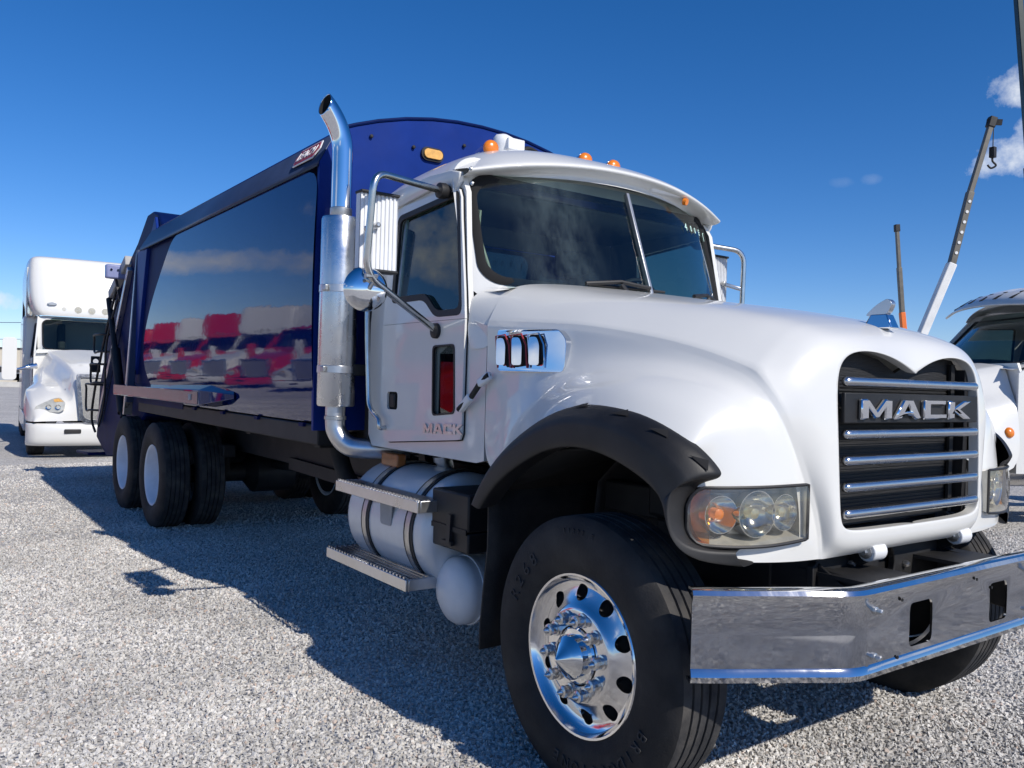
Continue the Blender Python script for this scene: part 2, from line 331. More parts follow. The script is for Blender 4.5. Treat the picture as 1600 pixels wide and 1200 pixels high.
def front_wheel(s):
    yf = s * 1.156; c = (0, yf, .51); ax = (0, s, 0)
    mb = MB(); prof = [(.302, -.23), (.307, -.01), (.309, .0), (.304, .006), (.296, .004), (.288, -.012), (.272, -.03), (.25, -.036), (.215, -.022), (.19, -.004), (.178, .006), (.168, .01), (.112, .01), (.108, .0), (.108, -.06), (.16, -.07), (.27, -.075), (.285, -.12), (.285, -.23)]
    mb.lathe(prof + [prof[0]], c, ax, 64, cap=False); w = mb.build('wheel', 'alu', T, smooth=30)
    k = MB()
    for i in range(10):
        a = 2 * math.pi * (i + .5) / 10 + .1; p = Vector((.231 * math.cos(a), yf, .51 + .231 * math.sin(a))); k.tube([p - Vector(ax) * .2, p + Vector(ax) * .05], .031, 20)
    cut(w, k)
    t = tyre_mb((0, yf - s * .115, .51), s, 4).build('tyre', 'rubber', w, smooth=28); two_tone(t)
    mb = MB(); mb.lathe([(.26, -.08), (.26, -.11), (.05, -.11)], c, ax, 40, cap=True); mb.build('brake_drum', 'blackflat', w)
    mb = MB(); mb.lathe([(.106, -.05), (.106, .012), (.1, .02), (.082, .022), (.082, .05), (.078, .056), (.05, .075), (.004, .112)], c, ax, 40); mb.build('hub_cap', 'chrome', w, smooth=25)
    for i in range(10):
        a = 2 * math.pi * i / 10 + .1; p = Vector((.142 * math.cos(a), yf, .51 + .142 * math.sin(a))); mb = MB()
        mb.lathe([(.028, .008), (.028, .018), (.021, .02), (.021, .04), (.023, .042), (.022, .052), (.013, .056), (.01, .066), (.002, .076)], p, ax, 12); mb.build('lug_nut', 'bar_metal', w, smooth=25)
    if s < 0:
        yy = yf + s * .0245
        ringtext(w, 'R268', (0, yy, .51), s, .405, .075, R(158)); ringtext(w, 'BRIDGESTONE', (0, yy, .51), s, .405, .06, R(-25)); ringtext(w, '11R22.5', (0, yy + .008 * -s, .51), s, .465, .03, R(100))
    return w
front_wheel(-1); front_wheel(1)
mb = tyre_mb((0, 0, 0), -1, 4); proto_t = mb.build('tyre', 'rubber', None, smooth=28); two_tone(proto_t)
mb = MB(); prof = [(.285, -.2), (.288, -.01), (.3, 0), (.304, .004), (.3, .008), (.29, .004), (.278, -.012), (.268, -.05), (.262, -.12), (.235, -.135), (.16, -.14), (.11, -.14), (.1, -.1), (.085, -.09), (.002, -.088), (.002, -.2)]
mb.lathe(prof, (0, 0, 0), (0, -1, 0), 48, cap=False); proto_r = mb.build('wheel', 'white_rim', None, smooth=30)
mb = MB()
for a in (0,):
    p = Vector((.142, 0, 0)); mb.lathe([(.016, -.145), (.016, -.115), (.01, -.11), (.01, -.095)], p, (0, -1, 0), 8)
proto_n = mb.build('lug_nut', 'steel', None)
first = True
for x in (-6.4615, -7.835):
    for s in (-1, 1):
        for inner in (0, 1):
            yc = s * (.64 if inner else 1.2045); w = proto_r if first else proto_r.copy(); t = proto_t if first else proto_t.copy(); n = proto_n if first else proto_n.copy()
            if not first:
                for o in (w, t, n): COL.objects.link(o)
            w.parent = T; w.location = (x, yc, .51); w.rotation_euler = (0, random.uniform(0, 6), math.pi if (s > 0) != bool(inner) else 0)
            t.parent = w; t.location = (0, .115, 0); first = False
            if inner: MB().lathe([(.1, .03), (.2, .03), (.262, .0), (.264, -.11), (.1, -.115)], (0, 0, 0), (0, -1, 0), 36).build('brake_drum', 'blackflat', w)  # black drum added so the pale inner rim looks dark, as in shade
            if inner or s > 0: bpy.data.objects.remove(n) if n is not proto_n else None
            else:
                n.parent = w; n.rotation_euler.y = 0
                for i in range(1, 10):
                    q = proto_n.copy(); COL.objects.link(q); q.parent = w; q.rotation_euler.y = 2 * math.pi * i / 10
mat('trim_metal', (.2, .2, .24), .18, 1., rvar=.05)
# ---- blue refuse body
XF = -2.52
prof = [(1.15, 1.245), (1.175, 1.32), (1.197, 1.5), (1.208, 1.75), (1.213, 2.05), (1.211, 2.35), (1.203, 2.62), (1.19, 2.836)]
xend = {0: -6.25, 1: -6.55, 2: -6.9, 3: -7.02, 4: -6.85, 5: -6.55, 6: -6.2, 7: -5.98}
for s in (-1, 1):
    mb = MB(); rows = []
    for k in range(9):
        t = k / 8; rows.append([(XF + (xend[i] - XF) * t, s * y, z) for i, (y, z) in enumerate(prof)])
    mb.grid(rows); mb.build('side_panel', 'blue', T, sub=2)
    mb = MB(); mb.grid([[(XF, s * 1.198, 2.84), (XF, s * 1.19, 2.87), (XF, s * 1.085, 3.055), (XF, s * 1.05, 3.075)], [(-7.3, s * 1.198, 2.84), (-7.3, s * 1.19, 2.87), (-7.3, s * 1.085, 3.055), (-7.3, s * 1.05, 3.075)]])
    rail = mb.build('roof_rail', 'blue_grey', T, thick=.012)
    mb = MB(); mb.box(((XF - 7.2) / 2, s * 1.199, 2.838), (4.68, .008, .012)); mb.build('seam', 'black', rail)
    mb = MB(); mb.prism([(-5.6, 1.2), (-7.45, 1.2), (-7.45, 2.9), (-5.6, 2.9)], lambda u, v, w: V(u, s * (1.135 + w), v), .02); mb.build('rear_side_panel', 'blue_dark', T)
    mb = MB(); mb.bar((XF, s * 1.1, 1.17), (-7.4, s * 1.1, 1.17), .1, .13); sill = mb.build('sill', 'frame', T, bevel=.01)
    for x in (-2.75, -3.6, -4.4, -5.2): MB().box((x, s * 1.155, 1.225), (.07, .03, .025)).build('bracket', 'blue_dark', sill)
mb = MB(); rows = []
for x in (XF, -7.3): rows.append([(x, y, 3.3 - .225 * abs(y / 1.07) ** 2.1) for y in [-1.07 + 2.14 * k / 20 for k in range(21)]])
mb.grid(rows); mb.build('body_roof', 'blue_front', T, thick=.01)
arch = [(-1.185, 1.2), (1.185, 1.2), (1.2, 2.0), (1.19, 2.86), (1.085, 3.06)] + [(y, 3.305 - .225 * abs(y / 1.07) ** 2.1) for y in [1.05 - 2.1 * k / 24 for k in range(25)]] + [(-1.085, 3.06), (-1.19, 2.86), (-1.2, 2.0)]
mb = MB(); mb.prism(arch, lambda u, v, w: V(XF + .012 - w, u, v), .03); bulk = mb.build('front_bulkhead', 'blue_front', T)
for s in (-1, 1):
    mb = MB(); mb.tube([(XF + .012, y * s, 3.312 - .225 * abs(y / 1.07) ** 2.1) for y in [.0, .2, .4, .6, .8, .95, 1.06]], .012, 8); mb.build('edge_bead', 'blue_dark', bulk)
for u, v in ((580, 213), (646, 230), (725, 228)):
    p = at(u, v, x=XF + .02); mb = MB(); mb.lathe([(.012, 0), (.012, .01), (.006, .014)], p, (1, 0, 0), 10); mb.build('bolt', 'black', bulk)
p = at(675, 242, x=XF + .02)
mb = MB(); mb.prism(rrect(-.085, .085, -.045, .045, .044, 6), lambda u, v, w: V(p.x + w, p.y + u, p.z + v), .012); lamp = mb.build('oval_lamp', 'black', T)
mb = MB(); mb.prism(rrect(-.07, .07, -.031, .031, .03, 6), lambda u, v, w: V(p.x + .012 + w, p.y + u, p.z + v), .014); mb.build('amber_lens', 'amber_pale', lamp, bevel=.006)
# badge on the rail
o0 = at(483, 243, y=-1.15); ux = Vector((1, 0, 0)); nz_ = Vector((0, -.86, .5)).normalized(); uy = nz_.cross(ux)
bfn = lambda d: (lambda u, v, w: o0 + ux * u + uy * v + nz_ * (d + w))
hexa = [(-.3, 0), (-.24, -.075), (.24, -.075), (.3, 0), (.24, .075), (-.24, .075)]
bd = MB().prism([(a * .68, b * .95) for a, b in hexa], bfn(.008), .006).build('maker_badge', 'white_plain', T)
MB().prism([(a * .64, b * .8) for a, b in hexa], bfn(.014), .003).build('badge_field', 'red_badge', bd)
textmesh('LEACH', 'badge_lettering', 'white_plain', bd, axes(o0 + nz_ * .019 - uy * .004, ux, uy, nz_), .098, .002, 1.0, .1)
# wheel-side box with sloped end
for s in (-1, 1):
    A = [(-7.45, 1.17, 1.42), (-4.75, 1.17, 1.42), (-4.2, 1.17, 1.33)]
    mb = MB(); q = lambda x, y, z: mb.bm.verts.new((x, s * y, z))
    sec = [[(-8.0, 1.15, 1.40), (-8.0, 1.29, 1.375), (-8.0, 1.29, 1.27), (-8.0, 1.15, 1.25)], [(-4.62, 1.15, 1.455), (-4.62, 1.29, 1.4), (-4.62, 1.29, 1.275), (-4.62, 1.15, 1.26)], [(-4.15, 1.15, 1.45), (-4.0, 1.2, 1.38), (-4.0, 1.2, 1.35), (-4.1, 1.15, 1.3)]]
    G = [[q(*p) for p in r] for r in sec]
    for a, b in zip(G, G[1:]):
        for k in range(4): mb.face((a[k], a[(k + 1) % 4], b[(k + 1) % 4], b[k]))
    mb.face(G[0]); mb.face(G[-1][::-1]); fb = mb.build('fender_box', 'blue', T, smooth=10, bevel=.004)
    mb = MB(); mb.box((-6.31, s * 1.293, 1.332), (3.34, .006, .1)); mb.build('trim_strip', 'trim_metal', fb)
    mb = MB(); mb.box((-4.85, s * 1.298, 1.335), (.07, .01, .05)); mb.build('side_marker', 'grey_plate', fb, bevel=.004)
# tailgate / hopper
tg = [(-6.9, 3.05), (-7.15, 3.24), (-7.35, 3.29), (-7.66, 3.28), (-8.1, 3.03), (-8.72, 2.78), (-9.3, 2.45), (-10.15, 1.35), (-10.3, .62), (-9.6, .42), (-8.75, .5), (-7.5, 1.05), (-7.46, 2.85)]
mb = MB(); mb.prism(tg, lambda u, v, w: V(u, -1.06 + w, v), 2.12); hop = mb.build('tailgate', 'blue_dark', T, bevel=.02)
for s in (-1, 1):
    mb = MB(); mb.prism([(-7.5, 2.87), (-7.15, 3.2), (-6.95, 2.87)], lambda u, v, w: V(u, s * (1.0 + w), v), .09); mb.prism([(-6.55, 2.84), (-7.02, 2.84), (-7.43, 1.5), (-7.45, 2.84)][1:], lambda u, v, w: V(u, s * (1.14 + w), v), .05); mb.build('tailgate_gusset', 'blue_front', hop, bevel=.006)
    mb = MB(); mb.bar((-7.42, s * 1.24, 1.2), (-7.5, s * 1.15, 2.87), .05, .075, (0, 1, 0)); mb.build('tailgate_post', 'blue_grey', hop, bevel=.005)
    mb = MB(); mb.bar((-7.8, s * 1.18, 1.05), (-7.62, s * 1.12, 2.85), .05, .09, (0, 1, 0)); mb.bar((-9.9, s * 1.1, .85), (-8.3, s * 1.09, 2.75), .07, .06, (0, 1, 0)); mb.build('hopper_rib', 'alu_dull' if s < 0 else 'blue_dark', hop, bevel=.005)
    mb = MB(); mb.tube([(-9.3, s * 1.13, 2.45), (-8.5, s * 1.15, 1.5), (-8.15, s * 1.15, 1.0)], .035, 10); mb.tube([(-8.75, s * 1.14, 1.8), (-8.2, s * 1.15, 1.05)], .055, 12); mb.build('hydraulic_cylinder', 'frame', hop)
    mb = MB(); mb.bar((-8.4, s * 1.08, 2.86), (-9.35, s * 1.08, 2.5), .12, .1, (0, 1, 0)); mb.build('hopper_hood', 'grey_plate', hop, bevel=.01)
    for (a, b, h) in ((-9.55, 2.0, .22), (-9.75, 1.62, .24), (-10.05, 1.35, .34)):
        mb = MB(); x, z = a, b
        mb.tube(smoothpath([(x + .25, s * 1.07, z), (x + .2, s * 1.2, z), (x - .15, s * 1.22, z), (x - .25, s * 1.2, z - h * .2), (x - .22, s * 1.2, z - h), (x + .1, s * 1.2, z - h), (x + .3, s * 1.07, z - h)], 4), .014, 8); mb.build('grab_rail', 'black', hop)
    mb = MB(); mb.tube(smoothpath([(-8.95, s * 1.1, 2.6), (-9.4, s * 1.14, 2.0), (-9.9, s * 1.16, 1.3), (-10.2, s * 1.14, .9), (-10.15, s * 1.1, .7)], 5), .016, 7); mb.tube(smoothpath([(-8.8, s * 1.1, 2.5), (-9.2, s * 1.16, 1.9), (-9.3, s * 1.15, 1.2), (-9.8, s * 1.12, .8)], 5), .014, 7); mb.build('hydraulic_hose', 'black', hop)
    mb = MB(); mb.prism(rrect(-.06, .06, -.11, .11, .01, 2), lambda u, v, w: V(-10.15 + w, s * 1.12 + u * s, 1.62 + v), .02, [[(.035 * math.cos(a * .52), .04 + .035 * math.sin(a * .52)) for a in range(12)]]); mb.build('lamp_bracket', 'black', hop)
    mb = MB(); mb.bar((-10.0, s * 1.0, .42), (-10.9, s * 1.0, .38), .42, .04, (0, 0, 1)); st = mb.build('rear_step', 'blue_dark', T, bevel=.01)
    for k in range(5): MB().box((-10.15 - .16 * k, s * 1.0, .415 - .007 * k), (.02, .4, .012)).build('tread_rib', 'blue_grey', st)
    mb = MB(); mb.bar((-10.05, s * .95, .4), (-9.9, s * .95, .9), .1, .08, (0, 1, 0)); mb.build('step_hanger', 'blue_dark', st)
for s in (-1, 1):
    c = at(180, 425, y=-1.18); c = Vector((c.x, s * 1.16, c.z)); mb = MB(); mb.box(c, (.12, .26, .17)); wl = mb.build('work_light', 'lavender', T, bevel=.02)
    for k in (-1, 0, 1): MB().lathe([(.016, 0), (.014, .012)], c + V(.06, k * .075, .02), (1, 0, 0), 10).build('work_light_bulb', 'reflector', wl)
    MB().bar(c + V(-.05, 0, -.08), c + V(.0, -.05 * s, -.35), .03, .03, (0, 1, 0)).build('work_light_bracket', 'black', wl)
# ---- tanks, steps, boxes under the cab
mb = MB(); mb.lathe([(.02, 0), (.2, .0), (.27, .015), (.305, .05), (.31, .08), (.31, .9), (.305, .93), (.27, .96), (.02, .975)], (-2.22, -.79, .735), (1, 0, 0), 48); tank = mb.build('fuel_tank', 'alu_dull', T, smooth=40)
tank.data.materials[0] = mat('tank_paint', (.66, .68, .7), .38, .2, coat=.2, var=.06, vscale=5, dust=.06)
for x in (-1.93, -1.43):
    mb = MB(); mb.lathe([(.311, -.045), (.317, -.045), (.317, .045), (.311, .045)], (x, -.79, .735), (1, 0, 0), 48, cap=False); st = mb.build('tank_strap', 'black', tank)
    mb = MB(); mb.lathe([(.317, -.022), (.322, -.022), (.322, .022), (.317, .022)], (x, -.79, .735), (1, 0, 0), 48, cap=False); mb.build('strap_band', 'steel', tank)
mb = MB(); mb.lathe([(.05, 0), (.05, .05), (.06, .05), (.06, .08)], (-1.7, -.72, 1.03), (0, -.25, 1), 20); mb.build('filler_cap', 'alu_dull', tank)
mb = MB(); mb.prism(roundpoly([(-.07, .07), (.07, .07), (.06, -.06), (-.06, -.06)], .02), lambda u, v, w: V(-1.68 + u, -1.098 - w - .0 * v, .8 + v), .006); mb.build('tank_label', 'grey_plate', tank)
for nm, z, x0, x1, y0, y1 in (('upper', .9, -2.19, -1.22, -.98, -1.17), ('lower', .495, -2.27, -1.3, -.95, -1.18)):
    mb = MB(); mb.box(((x0 + x1) / 2, y1 + .008, z), (x1 - x0, .016, .06)); mb.box(((x0 + x1) / 2, y0 - .008, z), (x1 - x0, .016, .06)); mb.box((x0 + .008, (y0 + y1) / 2, z), (.016, abs(y1 - y0) - .034, .06)); mb.box((x1 - .008, (y0 + y1) / 2, z), (.016, abs(y1 - y0) - .034, .06))
    st = mb.build('step', 'alu_dull', T, bevel=.003)
    for k in range(7): y = y0 + (y1 - y0) * (k + .7) / 7.4; MB().box(((x0 + x1) / 2, y, z + .024), (x1 - x0 - .034, .012, .016)).build('step_slat', 'alu_dull', st)
    mb = MB()
    for k in range(26): x = x0 + .03 + (x1 - x0 - .06) * k / 25; mb.box((x, y1 + .01, z + .034), (.014, .014, .012))
    mb.build('step_teeth', 'alu_dull', st)['kind'] = 'stuff'
    mb = MB()
    for x in (-1.93, -1.43): mb.bar((x, y0 + .01, z - .02), (x, -.86 if z > .7 else -.6, z - .1 if z > .7 else z - .03), .05, .02)
    if z < .7:
        for x in (-1.93, -1.43): mb.bar((x, -1.0, z), (x, -1.09, z + .2), .05, .015, (0, 1, 0))
    mb.build('step_bracket', 'steel', st)
mb = MB(); mb.lathe([(.004, .075), (.06, .07), (.11, .055), (.15, .028), (.168, .0), (.17, -.02), (.17, -.05), (.176, -.052), (.176, -.07), (.17, -.072), (.17, -.5), (.1, -.55)], (-1.17, -.96, .475), (0, -1, 0), 36); mb.build('air_tank', 'white_plain', T, smooth=30)
c = V(-1.1, -.88, .84); mb = MB(); mb.box(c + V(0, 0, .06), (.34, .36, .18)); mb.box(c + V(0, 0, -.085), (.33, .35, .1)); bb = mb.build('battery_box', 'plastic', T, bevel=.01)
MB().box(c + V(0, -.182, -.03), (.32, .008, .025)).build('box_band', 'frame', bb); mb = MB(); mb.bar(c + V(.02, -.185, .04), c + V(.02, -.19, -.1), .03, .02, (0, 1, 0)); mb.box(c + V(.0, -.187, -.1), (.09, .02, .02)); mb.build('latch', 'black', bb)
mb = MB(); rows = []
for z in (1.06, .95, .8, .6, .45, .335): rows.append([(-.66 - .05 * (1.06 - z) + .012 * math.sin(9 * z + 5 * y), y, z) for y in (-1.13, -1.05, -.9, -.75, -.6, -.5)])
mb.grid(rows); mb.build('mud_flap', 'rubber', T, thick=.012)
mb = MB(); mb.grid([[(-.68, -1.12, 1.04), (-.68, -.5, 1.04)], [(-.5, -1.1, 1.15), (-.5, -.5, 1.2)], [(-.25, -1.08, 1.26), (-.25, -.5, 1.32)], [(.1, -1.08, 1.3), (.1, -.5, 1.36)], [(.35, -1.05, 1.2), (.35, -.5, 1.28)], [(.5, -1.0, 1.02), (.5, -.5, 1.1)]]); mb.build('inner_fender', 'blackflat', T, thick=.01)
mb = MB(); mb.box((-.25, -.47, .95), (1.2, .02, .5)); mb.box((-.35, -.52, 1.02), (.35, .1, .14)); mb.box((-.05, -.53, .9), (.25, .1, .12)); mb.build('splash_shield', 'frame', T, bevel=.01)
c = at(615, 718, y=-.9); mb = MB(); mb.box(c, (.2, .06, .075)); mb.build('amber_marker_box', 'amber_pale', T, bevel=.008)
bpy.data.objects['amber_marker_box'].data.materials[0] = MATS['amber_brown']
# underbody diagonal braces and hoses
mb = MB(); mb.tube(smoothpath([(-3.0, -.8, 1.05), (-2.85, -.75, .8), (-2.5, -.6, .6), (-2.3, -.3, .55)], 5), .06, 12); mb.tube(smoothpath([(-2.15, -.7, 1.05), (-2.1, -.8, .98), (-2.0, -.75, 1.06)], 4), .016, 8); mb.build('air_hose', 'rubber', T)
mb = MB(); mb.prism([(-3.0, 1.08), (-2.3, 1.08), (-2.2, .85), (-2.55, .7), (-3.0, .9)], lambda u, v, w: V(u, -.5 - w, v), .02); mb.bar((-4.6, -.5, .78), (-2.2, -.5, .74), .1, .04, (0, 1, 0)); mb.build('side_shield', 'frame', T)
for x in (-2.32, -2.12):
    mb = MB()
    mb.tube([(x + .035 * math.cos(k * .8), -.7 + .035 * math.sin(k * .8), .9 + k * .0045) for k in range(48)], .008, 5); mb.build('cab_spring', 'frame', T)
mb = MB(); mb.tube([(-3.9, .05, .72), (-3.2, .05, .72)], .2, 20); mb.build('reservoir', 'frame', T)
# ---- chrome bumper
bx = [(.607, -1.22), (.66, -1.14), (.73, -1.02), (.80, -.9), (.852, -.815), (.874, -.775), (.886, -.735), (.889, -.69), (.889, -.4), (.889, 0)]
bx = bx + [(x, -y) for x, y in reversed(bx[:-1])]
zt, zb = .9, .597; sect = [(-.05, zt - .004), (-.012, zt), (.004, zt - .006), (.012, zt - .02), (.006, zt - .036), (.0, zt - .045), (.002, (zt + zb) / 2), (.0, zb + .05), (.006, zb + .042), (.012, zb + .026), (.004, zb + .006), (-.012, zb), (-.05, zb + .004)]
mb = MB(); rows = []
for i, (x, y) in enumerate(bx):
    a = Vector(bx[max(i - 1, 0)]); b = Vector(bx[min(i + 1, len(bx) - 1)]); t = (b - a).normalized(); nrm = Vector((t.y, -t.x)); nrm = nrm if nrm.x > 0 else -nrm
    rows.append([(x + nrm.x * d, y + nrm.y * d, z) for d, z in sect])
mb.grid(rows); bump = mb.build('bumper', 'chrome_bumper', T, smooth=40); md = bump.modifiers.new('t', 'SOLIDIFY'); md.thickness = .008; md.offset = -1
k = MB(); hol = []
for u0, v0, u1, v1 in ((1422, 935, 1455, 1016), (1547, 902, 1572, 972)):
    a = at(u0, v0, x=.89); b = at(u1, v1, x=.89); z0, z1 = .675, .79
    for s in ((-1, 1) if u0 < 1500 else (1,)):
        y0, y1 = sorted((s * a.y, s * b.y)) if u0 < 1500 else sorted((a.y, b.y))
    hol.append((a.y, b.y))
for y0, y1 in ((hol[0][0], hol[0][1]), (hol[1][0], hol[1][1])): k.prism(roundpoly([(y0, .815), (y1, .815), (y1, .665), (y0, .665)], .025), lambda u, v, w: V(.8 + w, u, v), .2)
cut(bump, k)
for y in (-.66, .47):
    for z in (.82, .67):
        mb = MB(); mb.lathe([(.014, -.012), (.014, .004), (.009, .006), (.009, .022), (.006, .025)], (.893, y, z), (1, 0, 0), 8); mb.build('bumper_bolt', 'steel', bump, smooth=20)
for y, z in ((-.5, .835), (-.52, .645), (.02, .845), (.14, .80)): MB().lathe([(.006, 0), (.006, .003)], (.892, y, z), (1, 0, 0), 8).build('bolt_hole', 'blackflat', bump)
mb = MB()
for s in (-1, 1): mb.bar((.5, s * .43, .79), (.87, s * .43, .75), .05, .17); mb.prism([(.45, .95), (.87, .7), (.45, .7)], lambda u, v, w: V(u, s * (.46 + w), v), .012)
mb.build('bumper_bracket', 'frame', T, bevel=.006)
# front cross member with hood pivots
mb = MB(); mb.prism([(-.5, .7), (.5, .7), (.5, .88), (.36, .96), (-.36, .96), (-.5, .88)], lambda u, v, w: V(.52 + w, u, v), .03, [[(.06 * math.cos(a), .84 + .075 * math.sin(a)) for a in [2 * math.pi * k / 20 for k in range(20)]]]); cm_ = mb.build('front_crossmember', 'frame', T, bevel=.004)
mb = MB(); mb.prism([(.46, .86), (.86, .86), (.86, .845), (.46, .845)], lambda u, v, w: V(u, -.48 + w, v), .3); mb.prism([(.46, .86), (.86, .86), (.86, .845), (.46, .845)], lambda u, v, w: V(u, .2 + w, v), .3); mb.build('crossmember_flange', 'frame', cm_)
for y in (-.13, .13, -.27): MB().lathe([(.014, 0), (.014, .014), (.008, .024)], (.552, y, .79 + abs(y) * .3), (1, 0, 0), 6).build('frame_bolt', 'steel', cm_)
for u, v in ((1362, 861), (1497, 836)):
    c = at(u, v, x=.63); mb = MB(); mb.tube([c + V(0, -.035, 0), c + V(0, .05, 0)], .037, 20); pv = mb.build('hood_pivot', 'white_plain', T, bevel=.004)
    MB().lathe([(.026, .035), (.026, .045), (.012, .048), (.012, .062)], c, (0, -1, 0), 8).build('pivot_bolt', 'steel', pv); MB().bar(c + V(0, .01, 0), c + V(-.09, .01, -.06), .05, .05, (0, 1, 0)).build('pivot_arm', 'frame', pv)
# ---- hood with fenders and nose
ROWS = [(-.92, 2.05, (.895, 2.0), (.98, 1.826), (.984, 1.70), (.985, 1.52), (.985, 1.34), (.985, 1.14)),
        (-.72, 2.02, (.85, 1.975), (.965, 1.815), (.975, 1.69), (.985, 1.52), (1.0, 1.32), (1.03, 1.10)),
        (-.5, 1.985, (.80, 1.945), (.945, 1.80), (.962, 1.665), (.995, 1.53), (1.05, 1.40), (1.10, 1.27)),
        (-.3, 1.955, (.76, 1.918), (.925, 1.787), (.948, 1.645), (1.0, 1.555), (1.075, 1.485), (1.12, 1.385)),
        (-.1, 1.925, (.72, 1.89), (.895, 1.757), (.922, 1.635), (1.0, 1.575), (1.09, 1.53), (1.135, 1.452)),
        (.1, 1.895, (.69, 1.86), (.865, 1.722), (.897, 1.622), (.995, 1.578), (1.09, 1.535), (1.145, 1.46)),
        (.25, 1.865, (.66, 1.832), (.838, 1.686), (.872, 1.60), (.98, 1.565), (1.08, 1.515), (1.14, 1.435)),
        (.38, 1.84, (.635, 1.805), (.812, 1.645), (.846, 1.565), (.955, 1.54), (1.06, 1.475), (1.125, 1.395)),
        (.49, 1.805, (.61, 1.768), (.785, 1.60), (.82, 1.52), (.915, 1.497), (1.03, 1.425), (1.09, 1.335))]
EXTRA = [[(.585, .745, 1.475), (.578, .775, 1.415), (.56, .845, 1.41), (.515, .98, 1.35), (.46, 1.09, 1.275)],
         [(.603, .68, 1.34), (.598, .705, 1.30), (.592, .755, 1.295), (.55, .94, 1.26), (.47, 1.09, 1.215)],
         [(.608, .615, 1.20), (.606, .70, 1.20), (.595, .80, 1.20), (.55, .95, 1.20), (.46, 1.11, 1.195)],
         [(.612, .572, 1.1), (.61, .68, 1.1), (.595, .82, 1.1), (.55, .95, 1.1), (.46, 1.12, 1.1)],
         [(.614, .55, 1.01), (.612, .68, 1.005), (.598, .82, 1.0), (.555, .95, .998), (.47, 1.11, .998)],
         [(.614, .54, .925), (.61, .69, .93), (.595, .83, .938), (.56, .95, .945), (.5, 1.07, .95)]]
MID = [(.60, 0, 1.745), (.60, .25, 1.755), (.598, .45, 1.745), (.592, .585, 1.715), (.60, .68, 1.60), (.625, .655, 1.48), (.645, .60, 1.34), (.655, .575, 1.2), (.66, .55, 1.1), (.662, .54, 1.02), (.66, .52, .965), (.668, .34, .96), (.67, 0, .965)]
INN = [(.65, 0, 1.612), (.645, .12, 1.662), (.64, .28, 1.69), (.638, .44, 1.68), (.64, .515, 1.62), (.648, .525, 1.50), (.655, .522, 1.35), (.66, .517, 1.2), (.663, .512, 1.1), (.665, .505, 1.055), (.666, .47, 1.027), (.668, .3, 1.022), (.67, 0, 1.022)]
mb = MB(); bm = mb.bm; cl = bm.edges.layers.float.new('crease_edge')
for s in (-1, 1):
    v = lambda x, y, z: bm.verts.new((x, s * y, z))
    G = []
    for X, zc, *p in ROWS:
        y3 = p[0][0]; G.append([v(X, 0, zc), v(X, y3 * .38, zc - .004), v(X, y3 * .74, zc - .018)] + [v(X, a, b) for a, b in p[:2]] + [v(X, p[1][0] + .009, p[1][1] - .03)] + [v(X, a, b) for a, b in p[2:]])
    for A, B in zip(G, G[1:]):
        for k in range(9): mb.face((A[k], A[k + 1], B[k + 1], B[k]))
    E_ = [G[-1][4:]] + [[v(*r[0]), v(r[0][0] - .012 + .004 * i_ / 5, r[0][1] + .016, r[0][2] - .02 * (1 - i_ / 5))] + [v(*p) for p in r[1:]] for i_, r in enumerate(EXTRA)]
    for i, (A, B) in enumerate(zip(E_, E_[1:])):
        for k in range(5):
            if i in (3, 4) and k >= 2: continue
            mb.face((A[k], A[k + 1], B[k + 1], B[k]))
    O = G[-1][:5] + [r[0] for r in E_[1:]] + [v(.63, .35, .93), v(.635, 0, .935)]
    loops = [O, [v(*p) for p in MID], [v(*p) for p in INN], [v(p[0] - .045, p[1] + .002, p[2]) for p in INN]]
    for A, B in zip(loops, loops[1:]):
        for k in range(12): mb.face((A[k], A[k + 1], B[k + 1], B[k]))
    def crease(vs, w):
        for a, b in zip(vs, vs[1:]):
            e = bm.edges.get((a, b))
            if e: e[cl] = w
    crease([r[4] for r in G] + [r[0] for r in E_[1:]], 1.0); crease(O[:5], .9); crease([r[5] for r in G] + [r[1] for r in E_[1:]], .8); crease([r[7] for r in G[3:]] + [r[3] for r in E_[1:3]], .55); crease(loops[2], .75); crease([r[5] for r in E_[2:]], .5)
    crease(E_[3], .6); crease(E_[5], .6)
hood = mb.build('hood', 'white', T, sub=3)
hood.modifiers['s'].levels = 2
# chrome side vents
for s in (-1, 1):
    a = [at(u, w, y=-.99) for u, w in ((777, 515), (868, 514), (880, 530), (879, 582), (782, 580))]
    vent = MB().prism(roundpoly([(p.x, p.z) for p in a], .025), lambda u, w, d: V(u, s * (.962 + d * (1 + .5 * (1.76 - w) / .18) - .06 * max(0, u + .72)), w), .03).build('hood_vent', 'chrome', T, bevel=.008)
    for k in range(3):
        x0 = -.82 + .118 * k
        MB().prism(roundpoly([(x0, 1.745), (x0 + .075, 1.745), (x0 + .105, 1.70), (x0 + .115, 1.60), (x0 + .02, 1.60)], .02), lambda u, w, d: V(u, s * (.998 + d - .06 * max(0, u + .72)), w), .004).build('vent_opening', 'blackflat', vent)
        MB().prism(roundpoly([(x0 + .012, 1.735), (x0 + .06, 1.735), (x0 + .08, 1.70), (x0 + .09, 1.61), (x0 + .03, 1.61)], .015), lambda u, w, d: V(u, s * (1.0 + d * .5 + .1 * (x0 + .12 - u) - .06 * max(0, u + .72) + .1 * (1.735 - w)), w), .004).build('vent_slat', 'chrome', vent)
        MB().tube([V(a_, s * (1.006 - .06 * max(0, a_ + .72)), b_) for a_, b_ in ((x0 + .02, 1.598), (x0 - .002, 1.745), (x0 + .072, 1.75), (x0 + .105, 1.70), (x0 + .117, 1.598))], .004, 6).build('vent_trim', 'red_badge' if k < 2 else 'chrome', vent)  # red on two trims is a painted reflection of red things nearby
